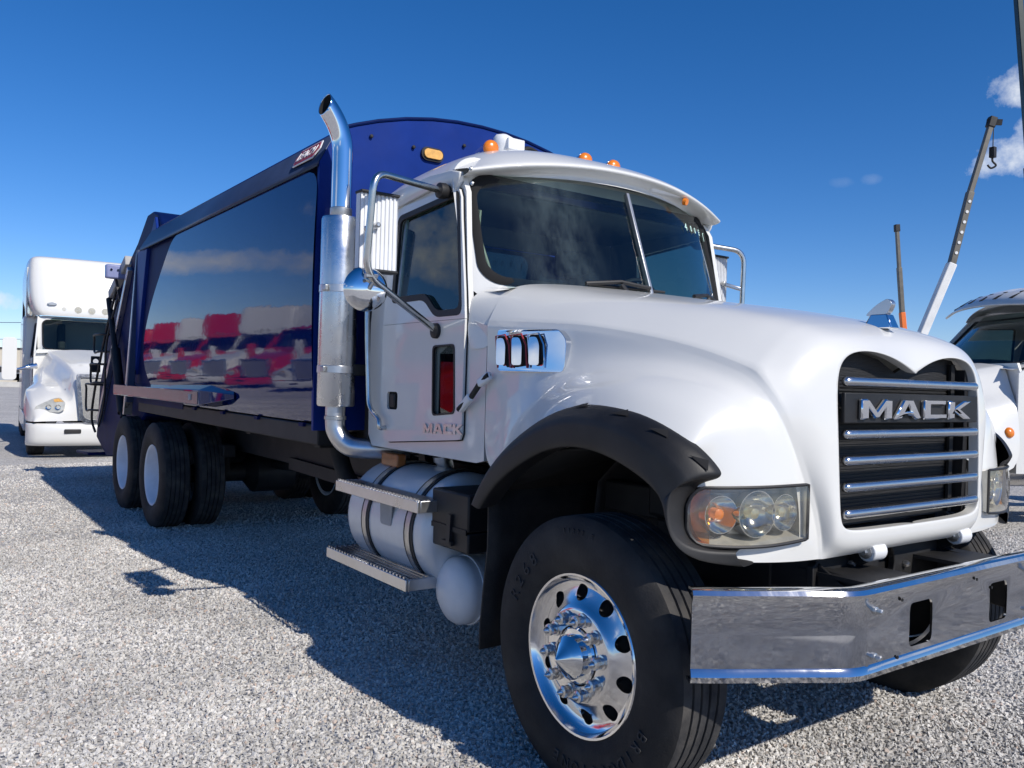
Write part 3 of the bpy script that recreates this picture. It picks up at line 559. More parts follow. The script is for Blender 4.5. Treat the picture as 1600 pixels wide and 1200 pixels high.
# black wheel-arch flare
FL = [((-.731, 1.135, .974), (-.627, 1.2, .978)), ((-.671, 1.135, 1.096), (-.56, 1.2, 1.06)), ((-.532, 1.135, 1.249), (-.444, 1.2, 1.151)), ((-.273, 1.135, 1.399), (-.191, 1.2, 1.277)), ((-.076, 1.135, 1.458), (.002, 1.2, 1.30)), ((.106, 1.135, 1.46), (.14, 1.2, 1.285)), ((.272, 1.135, 1.437), (.25, 1.2, 1.255)), ((.40, 1.13, 1.39), (.341, 1.2, 1.221)), ((.50, 1.10, 1.33), (.40, 1.2, 1.19)), ((.553, 1.068, 1.262), (.428, 1.2, 1.168)), ((.558, 1.066, 1.244), (.436, 1.2, 1.155)), ((.545, 1.072, 1.228), (.44, 1.2, 1.15)), ((.50, 1.108, 1.214), (.45, 1.2, 1.135)), ((.482, 1.125, 1.18), (.46, 1.2, 1.11)), ((.475, 1.13, 1.1), (.475, 1.2, 1.07)), ((.49, 1.11, 1.015), (.495, 1.185, 1.01)), ((.53, 1.03, .99), (.53, 1.12, .955)), ((.575, .93, .99), (.59, .95, .935))]
for s in (-1, 1):
    mb = MB(); rows = []
    for (o, i) in FL:
        o, i = Vector(o), Vector(i); m1 = o.lerp(i, .12) + V(.0, .03, .012); m2 = o.lerp(i, .42) + V(0, .045, .014); m3 = o.lerp(i, .9) + V(0, .016, 0)
        rows.append([V(p.x, s * p.y, p.z) for p in (o - V(0, .03, 0), o, m1, m2, m3, i, i - V(0, .1, -.01))])
    gl = mb.bm.edges.layers.float.new('crease_edge'); GG = mb.grid(rows)
    for A_, B_ in zip(GG, GG[1:]):
        for k_, w_ in ((3, .85), (5, .8), (1, .9)): mb.bm.edges.get((A_[k_], B_[k_]))[gl] = w_
    fl = mb.build('fender_flare', 'plastic', T, sub=2)
    for u, w in ((855, 636), (911, 634), (973, 645), (1034, 674), (1097, 721)):
        if s > 0: continue
        c, nn = hit(fl, u, w)
        if c is None: continue
        e1 = V(1, 0, 0); e1 = (e1 - nn * e1.dot(nn)).normalized(); e2 = nn.cross(e1); e2 = e2 if e2.z > 0 else -e2; mb = MB()
        q = [mb.bm.verts.new(c + nn * .004 + e1 * a_ + e2 * b_) for a_, b_ in ((-.042, -.02), (.012, .02), (.036, -.014))]; top = mb.bm.verts.new(c + nn * .009 + e1 * .004 - e2 * .004)
        for k in range(3): mb.face((q[k], q[(k + 1) % 3], top))
        mb.build('flare_notch', 'blackflat', fl)
# headlights
def hl_pt(t, z, d=0.):                              # t 0 inner .. 1 outer
    P = [(.622, .665), (.615, .75), (.603, .85), (.575, .95), (.535, 1.04), (.478, 1.115)]
    k = min(int(t * 5), 4); f = t * 5 - k; a, b = Vector(P[k]), Vector(P[k + 1]); a0 = Vector(P[max(k - 1, 0)]); b1 = Vector(P[min(k + 2, 5)])
    p = .5 * ((2 * a) + (b - a0) * f + (2 * a0 - 5 * a + 4 * b - b1) * f * f + (3 * a - a0 - 3 * b + b1) * f ** 3)
    t2 = (b - a).normalized(); n = Vector((-t2.y, t2.x)); n = n if n.x > 0 else -n
    return V(p.x + n.x * d, p.y + n.y * d, z)
for s in (-1, 1):
    fl_ = lambda p: V(p.x, s * p.y, p.z)
    def ztop(t): return 1.203 - .004 * t - (.06 * ((t - .86) / .14) ** 2 if t > .86 else 0)
    def zbot(t): return 1.012 - .012 * math.sin(t * 3.1) + (.05 * ((t - .86) / .14) ** 2 if t > .86 else 0)
    ts = [k / 24 for k in range(25)]
    mb = MB(); rows = []
    for d, q in ((.012, 0), (-.03, .012), (-.075, .03)): 
        lp = [fl_(hl_pt(t, ztop(t) - q, d)) for t in ts] + [fl_(hl_pt(t, zbot(t) + q, d)) for t in reversed(ts)]; rows.append(lp)
    G = mb.grid(rows, closed=True)
    n = 25
    for k in range(n - 1): mb.face((G[2][k], G[2][k + 1], G[2][2 * n - 2 - k], G[2][2 * n - 1 - k]))
    hl = mb.build('headlight', 'dull_headlamp', T, smooth=40)
    for t, r, m in ((.2, .062, 'reflector'), (.46, .078, 'reflector'), (.74, .062, 'reflector')):
        c = fl_(hl_pt(t, 1.105, -.035)); nn = (fl_(hl_pt(t, 1.1, .1)) - fl_(hl_pt(t, 1.1, 0))).normalized(); nn = (nn + V(.5, 0, 0)).normalized()
        MB().lathe([(.01, -.04), (r * .55, -.03), (r * .85, -.008), (r, .018), (r * 1.04, .018), (r * 1.04, -.02)], c, nn, 32, cap=False).build('reflector_bowl', m, hl, smooth=60)
        MB().lathe([(.004, .012), (.018, .006), (.02, -.03)], c, nn, 14).build('bulb', 'lamp_yellow' if t < .7 else 'amber', hl)
        if t < .7: MB().lathe([(.003, .026), (r * .5, .022), (r * .9, .012), (r, .006)], c, nn, 32, cap=False).build('projector_lens', 'lens', hl)
    mb = MB(); rows = []
    for t in [.83 + .17 * k / 8 for k in range(9)]: rows.append([fl_(hl_pt(t, zbot(t) + .004 + (ztop(t) - zbot(t) - .008) * j / 6, -.004)) for j in range(7)])
    if True: mb.grid(rows); mb.build('turn_signal', 'amber_lens', hl, smooth=60)
    mb = MB(); rows = []
    for t in ts: rows.append([fl_(hl_pt(t, zbot(t) + (ztop(t) - zbot(t)) * j / 6, .013 + .01 * math.sin(math.pi * j / 6))) for j in range(7)])
    mb.grid(rows); mb.build('headlight_lens', 'lens', hl, smooth=60)
    mb = MB(); lp = [fl_(hl_pt(t, ztop(t), .012)) for t in ts] + [fl_(hl_pt(t, zbot(t), .012)) for t in reversed(ts)]; mb.tube(lp, .006, 6, closed=True); mb.build('headlight_gasket', 'black', hl)
# grille
mb = MB(); mb.prism([(y * 1.03, z) for x, y, z in INN] + [(-y * 1.03, z) for x, y, z in reversed(INN[1:-1])], lambda u, w, d: V(.56 - d, u, w), .02); gr = mb.build('grille', 'black', T, smooth=0)
gr.data.materials[0] = mat('radiator', (.012, .012, .013), .6, bump=.004, bscale=60, stretch=(1, .3, 4))
for k in range(40):
    MB().box((.562, 0, 1.05 + .0135 * k), (.006, .96, .0025)).build('radiator_fin', 'black', gr)
for s in (-1, 1):
    MB().bar((.575, s * .43, 1.03), (.575, s * .43, 1.66), .03, .012, (1, 0, 0)).build('grille_bracket', 'frame', gr); MB().box((.58, s * .5, 1.33), (.05, .035, .62)).build('grille_side', 'black', gr)
for k in (0, 1, 2, 3, 5):
    z = 1.0894 + .096 * k; x = .667 - .0027 * k; mb = MB(); mb.tube([V(x - .012 + .012 * math.sqrt(max(0, 1 - (y / .4886) ** 8)), y, z) for y in [-.4886, -.486, -.477] + [-.46 + .92 * j / 18 for j in range(19)] + [.477, .486, .4886]], [.007, .015, .0184] + [.0186] * 19 + [.0184, .015, .007], 16); mb.build('grille_bar', 'bar_metal', gr, smooth=60)
zc = 1.0894 + .096 * 4
MB().box((.648, 0, zc), (.016, .99, .112)).build('name_plate', 'plastic', gr, bevel=.004)
mack(gr, 'chrome', lambda u, w, d: V(.6565 + d, u * 2.15, zc + w - .004), .075, .018, .1, .005)
# hood ornament: plain chrome plinth with a swept fin
c = V(.5, 0, 1.812); mb = MB(); mb.prism([(-.07, -.02), (.06, -.02), (.035, .04), (-.04, .04)], lambda u, w, d: c + V(u, (-.03 + d) * (1 - 4 * w), w), .06); orn = mb.build('hood_ornament', 'chrome', T, bevel=.006)
mb = MB(); mb.prism(roundpoly([(-.07, .035), (.03, .038), (.05, .085), (.03, .105), (-.02, .08)], .02), lambda u, w, d: c + V(u, -.016 + d, w), .032); mb.build('ornament_fin', 'alu_dull', orn, bevel=.012)
# ------------------------------------------------------------------ cab
def Xw(y, z): return -.848 - .37 * (z - 2.079) - .284 * (abs(y) / .9) ** 2 * (1 - .3 * (z - 2.08))
def Ys(z): return .98 if z < 1.86 else .98 - (z - 1.86) * .065
# lower shell: sides, back, floor, fire wall
mb = MB()
for s in (-1, 1):
    low = [(-2.17, 1.2), (-2.12, 1.135), (-1.0, 1.135), (-.935, 1.15), (-.935, 1.8), (-1.05, 1.83), (-1.12, 1.87), (-2.19, 1.87)]
    mb.prism(low, lambda u, w, d: V(u, s * (.978 - d), w), .03, [[(-1.37, 1.33), (-1.2, 1.33), (-1.2, 1.67), (-1.37, 1.67)]])
    # upper side with window opening
    win = [(-1.88, 2.44), (-1.27, 2.49), (-1.155, 1.885), (-1.39, 1.885), (-1.52, 1.985), (-1.87, 1.985)]
    up = [(-2.19, 1.87), (-1.1, 1.87), (-1.15, 2.1), (-1.22, 2.5), (-1.27, 2.58), (-1.36, 2.6), (-2.1, 2.58), (-2.17, 2.5)]
    mb.prism(up, lambda u, w, d: V(u, s * (Ys(w) - .002 - d), w), .03, [win])
back = [(-.93, 1.135), (.93, 1.135), (.96, 1.2), (.96, 1.9), (.9, 2.56), (.84, 2.62), (-.84, 2.62), (-.9, 2.56), (-.96, 1.9), (-.96, 1.2)]
mb.prism(back, lambda u, w, d: V(-2.17 - .02 * 0 + d, u, w), .03, [rrect(-.5, .5, 2.02, 2.42, .06)])
mb.prism([(-.95, 1.14), (.95, 1.14), (.95, 1.8), (.8, 1.95), (-.8, 1.95), (-.95, 1.8)], lambda u, w, d: V(-.94 - d, u, w), .03)
mb.box((-1.55, 0, 1.16), (1.2, 1.9, .04))
cab = mb.build('cab', 'white', T, smooth=30)
cab.data.materials.append(MATS['interior'])
for p in cab.data.polygons:
    c = p.center
    if abs(c.y) < (.978 if c.z < 1.86 else Ys(c.z)) - .02 and -2.165 < c.x < -.95: p.material_index = 1
# windshield frame
ap = rrect(-.9, .9, 2.03, 2.6, .11, 8); n = len(ap)
def frame_loop(g, gz=None): return [(y * (1 + g / .9), 2.3 + (z - 2.3) * (1 + (gz or g) / .3)) for y, z in ap]
mb = MB(); Lp = [frame_loop(0), frame_loop(.035), frame_loop(.07, .1)]
mb.grid([[V(Xw(y, z) - .03, y, z) for y, z in Lp[0]]] + [[V(Xw(y, z) + (.0 if i else -.002), y, z) for y, z in l] for i, l in enumerate(Lp)], closed=True); mb.build('windshield_frame', 'white', cab, smooth=50)
mb = MB(); g0, g1 = frame_loop(-.035), frame_loop(.01); mb.grid([[V(Xw(y, z) - .005, y, z) for y, z in g0], [V(Xw(y, z) + .012, y, z) for y, z in [(a[0] * .5 + b[0] * .5, a[1] * .5 + b[1] * .5) for a, b in zip(g0, g1)]], [V(Xw(y, z) + .004, y, z) for y, z in g1]], closed=True); mb.build('windshield_gasket', 'blackflat', cab, smooth=60)
ys = [-.9 + 1.8 * k / 36 for k in range(37)]; zs = [2.02 + .59 * k / 10 for k in range(11)]
for s in (-1, 1):
    mb = MB(); mb.grid([[V(Xw(y, z) - .004, y, z) for z in zs] for y in ys if y * s >= -1e-6]); mb.build('windshield', 'windshield_glass', cab, smooth=60)
mb = MB(); mb.bar((Xw(0, 2.0) + .006, 0, 2.0), (Xw(0, 2.6) + .006, 0, 2.6), .028, .022, (0, 1, 0)); mb.build('windshield_post', 'steel', cab, bevel=.004)
mb = MB(); mb.grid([[V(-.9, y, 2.03 - .045 * (y / .9) ** 2) for y in ys], [V(Xw(y, 2.0) + .03, y, 2.0) for y in ys]]); mb.build('cowl', 'black', cab)
for s in (-1, 1):
    mb = MB(); mb.grid([[V(-.9, s * .8, 2.0), V(-.98, s * .8, 1.995), V(Xw(.8, 1.99) + .012, s * .8, 1.99)], [V(-.9, s * .875, 1.985), V(-.99, s * .88, 1.985), V(Xw(.89, 1.985) + .012, s * .89, 1.985)], [V(-.9, s * .94, 1.9), V(-1.01, s * .945, 1.935), V(Xw(.945, 1.97) + .014, s * .945, 1.97)], [V(-.9, s * .972, 1.815), V(-1.01, s * .98, 1.83), V(-1.105, s * .984, 1.88)], [V(-.9, s * .98, 1.69), V(-1.01, s * .985, 1.69), V(-1.092, s * .987, 1.69)]]); mb.build('cowl_side', 'white', cab, sub=2)
# hand-painted figures on the glass
for ch, u, w, sz in (('4', 1071, 355, .07), ('0', 1079, 358, .055), ('0', 1085, 361, .055), ('E', 1091, 364, .055), ('-', 1097, 364, .06), ('1', 1098, 372, .08)):
    d = ray(u, w); t = 3.4
    for _ in range(40):
        p = CAMP + d * t; t += (p.x - Xw(p.y, p.z) - .006) / -d.x * .9
    p = CAMP + d * t; ty = (V(Xw(p.y + .02, p.z), p.y + .02, p.z) - V(Xw(p.y, p.z), p.y, p.z)).normalized(); tz = (V(Xw(p.y, p.z + .02), p.y, p.z + .02) - V(Xw(p.y, p.z), p.y, p.z)).normalized()
    textmesh(ch, 'painted_figure', 'paint_pen', cab, axes(p + V(.004, 0, 0), ty, tz, ty.cross(tz)), sz, .0005)
# wipers
for y0, y1 in ((-.42, -.02), (.38, .72)):
    f = lambda y, z, d=.03: V(Xw(y, z) + d, y, z)
    mb = MB(); mb.tube([f((y0 + y1) / 2 + .02, 2.01, .05), f((y0 + y1) / 2, 2.055, .04)], .014, 8); mb.tube([f(y0, 2.05), f((y0 + y1) / 2, 2.072, .04), f(y1, 2.055)], .011, 8); mb.tube([f(y0 + .02, 2.047, .02), f(y1 + .12, 2.045, .02)], .008, 6); mb.build('wiper', 'black', cab)
# roof and visor
def roofz(y): return 2.865 - .215 * (abs(y) / .93) ** 4.2
mb = MB(); rows = []; yy = [-.955 + 1.91 * k / 22 for k in range(23)]
lipX = lambda y: -1.0 - .17 * (abs(y) / .95) ** 2; lipZ = lambda y: 2.712 - .105 * (abs(y) / .95) ** 2.2
for x, dz in ((-2.2, -.09), (-2.16, -.04), (-2.0, -.01), (-1.75, 0), (-1.55, 0)): rows.append([V(x, y, max(2.57, roofz(y) + dz)) for y in yy])
for t in (.35, .7, .92, 1.0): rows.append([V(-1.55 + (lipX(y) + 1.55) * t, y, roofz(y) + (lipZ(y) - roofz(y)) * t ** 1.7 + .012 * math.sin(math.pi * t)) for y in yy])
for dx, dz in ((.002, -.014), (-.02, -.026), (-.1, -.03)): rows.append([V(lipX(y) + dx, y, lipZ(y) + dz) for y in yy])
rows.append([V(Xw(y, 2.62) - .02, y, 2.64 - .05 * (abs(y) / .95) ** 2) for y in yy])
mb.grid(rows); ROOF = mb.build('roof', 'white', cab, sub=1)
for s in (-1, 1):
    mb = MB(); e = [V(x, s * y, z) for x, y, z in ((-2.19, .93, 2.5), (-2.17, .952, 2.6), (-1.55, .955, 2.635), (-1.33, .955, 2.625), (-1.24, .955, 2.6), (-1.25, .95, 2.56), (-1.3, .948, 2.5), (-1.34, .945, 2.54), (-1.55, .945, 2.56), (-2.15, .935, 2.5))]
    mb.face([mb.bm.verts.new(p) for p in e]); mb.build('drip_rail', 'white', cab, thick=.03, bevel=.006)
    for u, w in ((742, 262), (744, 285)):
        if s > 0: continue
        c = at(u, w, y=-.96); MB().lathe([(.011, 0), (.009, .008)], V(c.x - .03, s * .962, c.z), (0, s, 0), 10).build('drip_bolt', 'steel', cab)
# doors
for s in (-1, 1):
    lowd = [(-1.98, 1.84), (-1.985, 1.3), (-1.975, 1.24), (-1.93, 1.185), (-1.88, 1.175), (-1.16, 1.235), (-1.125, 1.24), (-1.11, 1.27), (-1.105, 1.84)]
    vis = [(at(u, w, y=-.99).x, at(u, w, y=-.99).z) for u, w in ((678, 540), (713, 537), (713, 647), (677, 650))]
    hdl = rrect(-1.905, -1.78, 1.36, 1.46, .02, 3)
    F = lambda off: (lambda u, w, d: V(u, s * (Ys(w) + off + d), w))
    gap = [(-1.986, 1.84), (-1.991, 1.3), (-1.98, 1.236), (-1.935, 1.179), (-1.88, 1.169), (-1.16, 1.229), (-1.12, 1.235), (-1.104, 1.266), (-1.099, 1.84)]
    door = MB().prism(lowd, F(.004), .014, [roundpoly(vis, .03), hdl]).build('door', 'white', T, smooth=20)
    MB().prism(gap, F(.001), .004, [roundpoly(vis, .03)]).build('door_seal', 'blackflat', door)
    upd = [(-1.98, 1.842), (-1.105, 1.842), (-1.13, 1.98), (-1.215, 2.36), (-1.235, 2.47), (-1.26, 2.515), (-1.31, 2.535), (-1.85, 2.515), (-1.93, 2.47), (-1.975, 2.35)]
    upg = [(-1.986, 1.842), (-1.099, 1.842), (-1.124, 1.98), (-1.209, 2.36), (-1.229, 2.472), (-1.257, 2.52), (-1.31, 2.541), (-1.85, 2.521), (-1.935, 2.475), (-1.981, 2.35)]
    wn = roundpoly(win, .045); wb = roundpoly([(-1.905, 2.465), (-1.255, 2.515), (-1.135, 1.86), (-1.40, 1.86), (-1.53, 1.96), (-1.9, 1.96)], .05)
    MB().prism(upd, F(.004), .014, [wb]).build('door_window_frame', 'white', door, smooth=20)
    MB().prism(upg, F(.001), .004, [wn]).build('door_seal', 'blackflat', door)
    MB().prism(wb, F(.006), .014, [roundpoly([(-1.87, 2.435), (-1.28, 2.48), (-1.165, 1.895), (-1.385, 1.895), (-1.515, 1.995), (-1.865, 1.995)], .045)]).build('window_gasket', 'plastic', door, bevel=.004)
    MB().prism(wn, F(-.008), .005).build('door_window', 'glass', door, smooth=0)
    MB().bar(V(-1.845, s * .975, 1.99), V(-1.845, s * .935, 2.44), .014, .02, (1, 0, 0)).build('window_channel', 'steel', door)
    MB().prism(roundpoly(vis, .03), F(-.006), .004).build('vision_window', 'glass_dark', door, smooth=0)
    vo = roundpoly(vis, .03); vi = [((a - sum(p[0] for p in vo) / len(vo)) * .9 + sum(p[0] for p in vo) / len(vo), (b - sum(p[1] for p in vo) / len(vo)) * .95 + sum(p[1] for p in vo) / len(vo)) for a, b in vo]
    MB().prism(vo, F(.008), .013, [vi]).build('vision_window_gasket', 'plastic', door)
    MB().prism(hdl, F(-.02), .006).build('handle_recess', 'black', door); MB().box((-1.845, s * .99, 1.41), (.06, .02, .075)).build('door_handle', 'plastic', door, bevel=.008)
    b0 = at(692, 670, y=-1.0)
    mack(door, 'alu_dull', (lambda u, w, d: V(b0.x + u * 1.5, -(1.0 + d), b0.z + w + u * .06)) if s < 0 else (lambda u, w, d: V(b0.x - u, 1.0 + d, b0.z + w)), .05, .006, .12)
    if s < 0:
        P = [at(u, w, y=-1.0) for u, w in ((769, 586), (755, 600), (742, 620), (722, 640))]
        lt = MB().tube([V(p.x, -1.0 - .02, p.z) for p in P], .014, 8).build('hood_latch', 'rubber', T)
        for p, q in ((P[0], P[1]), (P[3], P[2])): MB().bar(V(p.x, -1.01, p.z), V(q.x, -1.025, q.z), .04, .03, (0, 1, 0)).build('latch_end', 'white_plain', lt, bevel=.008)
# interior
mb = MB(); mb.prism([(-1.13, 1.9), (-1.13, 2.0), (-1.25, 2.0), (-1.42, 1.95), (-1.42, 1.6), (-1.13, 1.5)], lambda u, w, d: V(u, -.9 + d, w), 1.8); mb.build('dashboard', 'interior', cab, bevel=.03)
for s in (-1, 1):
    mb = MB(); mb.box((-1.75, s * .5, 1.6), (.5, .5, .14)); mb.bar((-1.98, s * .5, 1.62), (-2.08, s * .5, 2.25), .46, .13, (0, 1, 0)); mb.box((-2.08, s * .5, 2.36), (.1, .28, .18)); mb.box((-1.78, s * .5, 1.35), (.35, .35, .36)); mb.build('seat', 'interior', cab, bevel=.04, seg=3)
mb = MB(); mb.tube([V(-1.5 + .07 * math.sin(a), .5 + .22 * math.cos(a), 2.0 + .2 * math.sin(a)) for a in [2 * math.pi * k / 28 for k in range(28)]], .014, 8, closed=True); mb.tube([(-1.5, .29, 2.0), (-1.48, .5, 1.98), (-1.5, .71, 2.0)], .014, 8); mb.tube([(-1.48, .5, 1.98), (-1.35, .5, 1.8)], .03, 10); mb.build('steering_wheel', 'black', cab)
mb = MB(); mb.grid([[V(x, y, min(2.55, roofz(y) - .1)) for y in (-.9, -.6, 0, .6, .9)] for x in (-2.13, -1.32)]); mb.build('headliner', 'interior', cab, thick=.02)
mb = MB(); mb.prism(rrect(-.49, .49, 2.03, 2.41, .05), lambda u, w, d: V(-2.16 + d, u, w), .004); mb.build('rear_window', 'glass_dark', cab, smooth=0)
mb = MB(); mb.tube(smoothpath([(-1.24, -.84, 2.42), (-1.27, -.82, 2.3), (-1.2, -.8, 2.12), (-1.16, -.82, 2.08)], 5), .012, 8); mb.build('interior_grab_handle', 'lamp_yellow', cab)
# ---- roof fittings
def on_roof(u, w, x): p = at(u, w, x=x); return p
for u, w, x in ((766, 232, -1.5), (913, 251, -1.45), (957, 262, -1.4)):
    p = at(u, w, x=x); zb_ = roofz(p.y)
    b = MB(); b.lathe([(.02, -.2), (.035, -.12), (.042, -.02), (.045, 0)], p, (1, -.18, 0), 16); ml = b.build('marker_light', 'chrome', T, smooth=60)
    MB().lathe([(.044, 0), (.046, .012), (.04, .026), (.02, .034), (.002, .036)], p, (1, -.18, 0), 20).build('marker_lens', 'amber', ml, smooth=50)
    MB().box((p.x - .06, p.y, (p.z + zb_) / 2 - .02), (.1, .05, max(.02, p.z - zb_ + .02))).build('marker_base', 'white', ml)
p = at(786, 226, x=-1.7); mb = MB(); mb.lathe([(.055, -.05), (.062, .0), (.062, .03), (.05, .05), (.01, .062)], p + V(0, 0, 0), (.3, 0, 1), 20); rl = mb.build('roof_lamp', 'white_plain', T, smooth=50); MB().box(p + V(.06, .04, -.01), (.05, .12, .07)).build('lamp_bracket', 'white_plain', rl, bevel=.006); MB().tube([p, V(p.x, p.y, roofz(p.y) - .02)], .03, 10).build('lamp_stem', 'steel', rl)
mb = MB(); p = at(822, 240, x=-2.3); mb.tube(smoothpath([p + V(0, -.1, -.25), p + V(0, -.03, 0), p + V(0, .08, .02), p + V(0, .22, -.1), p + V(0, .3, -.3)], 6), .022, 8); mb.build('roof_hose', 'rubber', T)
for u, w in ((1030, 292),):
    p, nn = hit(ROOF, u, w + 8); MB().box(p + V(-.03, .05, .015), (.1, .26, .05)).build('roof_vent', 'white_plain', T, bevel=.014)
p = at(1063, 313, x=-1.11); MB().lathe([(.022, -.01), (.02, .012)], V(lipX(p.y) - .02, p.y, lipZ(p.y) - .045), (1, .3, -.3), 12).build('visor_lamp', 'amber', T)
# ---- mirrors
def tubepath(pts, r=.045):
    P = [Vector(p) for p in pts]; out = [P[0]]
    for i in range(1, len(P) - 1):
        a = P[i] + (P[i - 1] - P[i]).normalized() * r * 2; b = P[i] + (P[i + 1] - P[i]).normalized() * r * 2
        for k in range(7): t = k / 6; out.append((1 - t) ** 2 * a + 2 * t * (1 - t) * P[i] + t * t * b)
    return out + [P[-1]]
def mirror(pts, hx, y0, y1, z0, z1, s, conv):
    m = MB().tube(tubepath(pts), .0175, 12).build('mirror_arm', 'tube', T, smooth=60)
    mb = MB(); w = y1 - y0; nr = 18; prof_ = []
    for k in range(nr * 4 + 1): prof_.append((y0 + w * k / (nr * 4), hx + .012 * (1 if (k % 8) < 4 else .35)))
    mb.grid([[V(x, y, z0) for y, x in prof_], [V(x, y, z1) for y, x in prof_]]); mb.box((hx - .02, (y0 + y1) / 2, (z0 + z1) / 2), (.04, abs(w), abs(z1 - z0) - .004)); hd = mb.build('mirror_head', 'white_plain', m, smooth=20)
    for z in (z0, z1): MB().box((hx - .012, (y0 + y1) / 2, z), (.075, abs(w) + .008, .014)).build('mirror_cap', 'black', m, bevel=.004)
    MB().box((hx - .043, (y0 + y1) / 2, (z0 + z1) / 2), (.005, abs(w) - .02, abs(z1 - z0) - .04)).build('mirror_glass', 'chrome', m)
    vx, vy = pts[2][0], pts[2][1]; zm = (z0 + z1) / 2
    MB().bar((vx, vy, zm - .01), (hx + .01, (y0 + y1) / 2 + .02 * s, zm + .03), .03, .025).build('mirror_clamp', 'alu_dull', m, bevel=.006)
    MB().lathe([(.014, -.015), (.014, .03), (.008, .034)], (hx + .012, (y0 + y1) / 2 + .02 * s, zm + .03), (1, 0, 0), 6).build('clamp_nut', 'steel', m)
    c = Vector(conv); MB().lathe([(.104, 0), (.107, .005), (.103, .012), (.09, .024), (.06, .037), (.02, .043), (.002, .044)], c, (1, .25 * s, 0), 40).build('convex_mirror', 'chrome', m, smooth=60)
    MB().tube([c + V(.04, 0, .0), c + V(.07, -.02 * s, .06), V(vx, vy, zm - .23)], .012, 8).build('convex_bracket', 'steel', m)
    for q in (pts[0], pts[-1]): MB().lathe([(.03, -.02), (.042, .01), (.04, .045), (.02, .055)], V(q[0], s * .972 if abs(q[1]) < 1.1 else q[1], q[2]), (0, s, 0), 14).build('mirror_mount', 'black', m, smooth=40)
    return m
a = at(690, 298, y=-1.0); b = at(585, 268, y=-1.5); c = at(571, 428, y=-1.5); d = at(682, 517, y=-1.0)
h0 = at(563, 295, x=-1.30); h1 = at(621, 297, x=-1.30); h2 = at(566, 421, x=-1.30); cv = at(571, 452, x=-1.27)
mirror([a, b, c, d], -1.30, h0.y, h1.y, h2.z, h0.z - .01, -1, cv)
a = at(1092, 381, y=1.0); b = at(1163, 393, y=1.32); c = at(1158, 500, y=1.32); d = V(-1.4, 1.0, 1.8)
h0 = at(1122, 401, y=1.2)
mirror([a, b, c, d], h0.x, 1.14, 1.28, h0.z - .42, h0.z, 1, (h0.x, 1.2, h0.z - .55))
# grab handles at the rear edge of the cab
for s in (-1, 1):
    P = [at(u, w, y=-1.04) for u, w in ((573, 470), (574, 600), (577, 636), (590, 655), (592, 668))]
    g = MB().tube(smoothpath([V(P[0].x, s * .98, P[0].z + .02)] + [V(p.x, s * 1.035, p.z) for p in P] + [V(P[-1].x, s * .985, P[-1].z)], 4), .014, 10).build('grab_handle', 'tube', T, smooth=60)
# ---- exhaust
mc = V(-2.31, -1.13, 0)
muf = MB().lathe([(.06, 1.36), (.108, 1.36), (.113, 1.37), (.113, 2.475), (.108, 2.49), (.06, 2.495)], mc, (0, 0, 1), 48).build('exhaust_muffler', 'muffler', T, smooth=40)
for z in (1.58, 2.06): MB().lathe([(.1135, -.022), (.1165, -.02), (.1165, .02), (.1135, .022)], mc + V(0, 0, z), (0, 0, 1), 48, cap=False).build('muffler_band', 'alu_dull', muf); MB().box(mc + V(.05, -.11, z), (.05, .02, .035)).build('band_clamp', 'steel', muf, bevel=.004)
P = smoothpath([mc + V(0, 0, 2.49), mc + V(0, 0, 2.7), mc + V(0, 0, 2.84), mc + V(0, -.002, 2.92), mc + V(-.002, -.014, 2.98), mc + V(-.005, -.045, 3.055), mc + V(-.01, -.095, 3.13), mc + V(-.015, -.16, 3.195), mc + V(-.02, -.24, 3.255)], 5)
def stack_mb(r, off):
    mb = MB(); mb.tube(P, r, 28, cap=False); pn = V(.14, -.93, .3).normalized()
    bmesh.ops.bisect_plane(mb.bm, geom=mb.bm.verts[:] + mb.bm.edges[:] + mb.bm.faces[:], plane_co=mc + V(-.01, -.12, 3.145) - pn * off, plane_no=pn, clear_outer=True); return mb
st = stack_mb(.0605, 0).build('exhaust_stack', 'chrome', T, smooth=60, thick=.004); stack_mb(.057, .002).build('stack_soot', 'blackflat', st)
MB().lathe([(.0615, 2.49), (.066, 2.5), (.066, 2.545), (.0615, 2.55)], mc, (0, 0, 1), 28, cap=False).build('stack_clamp', 'steel', st)
P = smoothpath([mc + V(0, 0, 1.38), mc + V(0, 0, 1.26), mc + V(.012, .01, 1.2), mc + V(.05, .05, 1.135), mc + V(.1, .13, 1.11), mc + V(.2, .4, 1.11)], 5)
el = MB().tube(P, .06, 24).build('exhaust_elbow', 'alu_dull', T, smooth=60); MB().lathe([(.0615, -.012), (.066, -.01), (.066, .01), (.0615, .012)], mc + V(0, 0, 1.29), (0, 0, 1), 28, cap=False).build('elbow_clamp', 'steel', el)
mb = MB(); mb.box((-2.2, -.93, 1.75), (.05, .1, 1.3)); mb.box((-2.24, -1.02, 1.58), (.06, .12, .07)); mb.box((-2.24, -1.02, 2.06), (.06, .12, .07)); mb.build('muffler_bracket', 'frame', T, bevel=.005)
mb = MB(); mb.box((-2.3, -.55, 2.0), (.12, .3, 1.2)); mb.box((-2.3, .4, 1.6), (.14, .5, .6)); mb.build('air_intake', 'frame', T, bevel=.03)
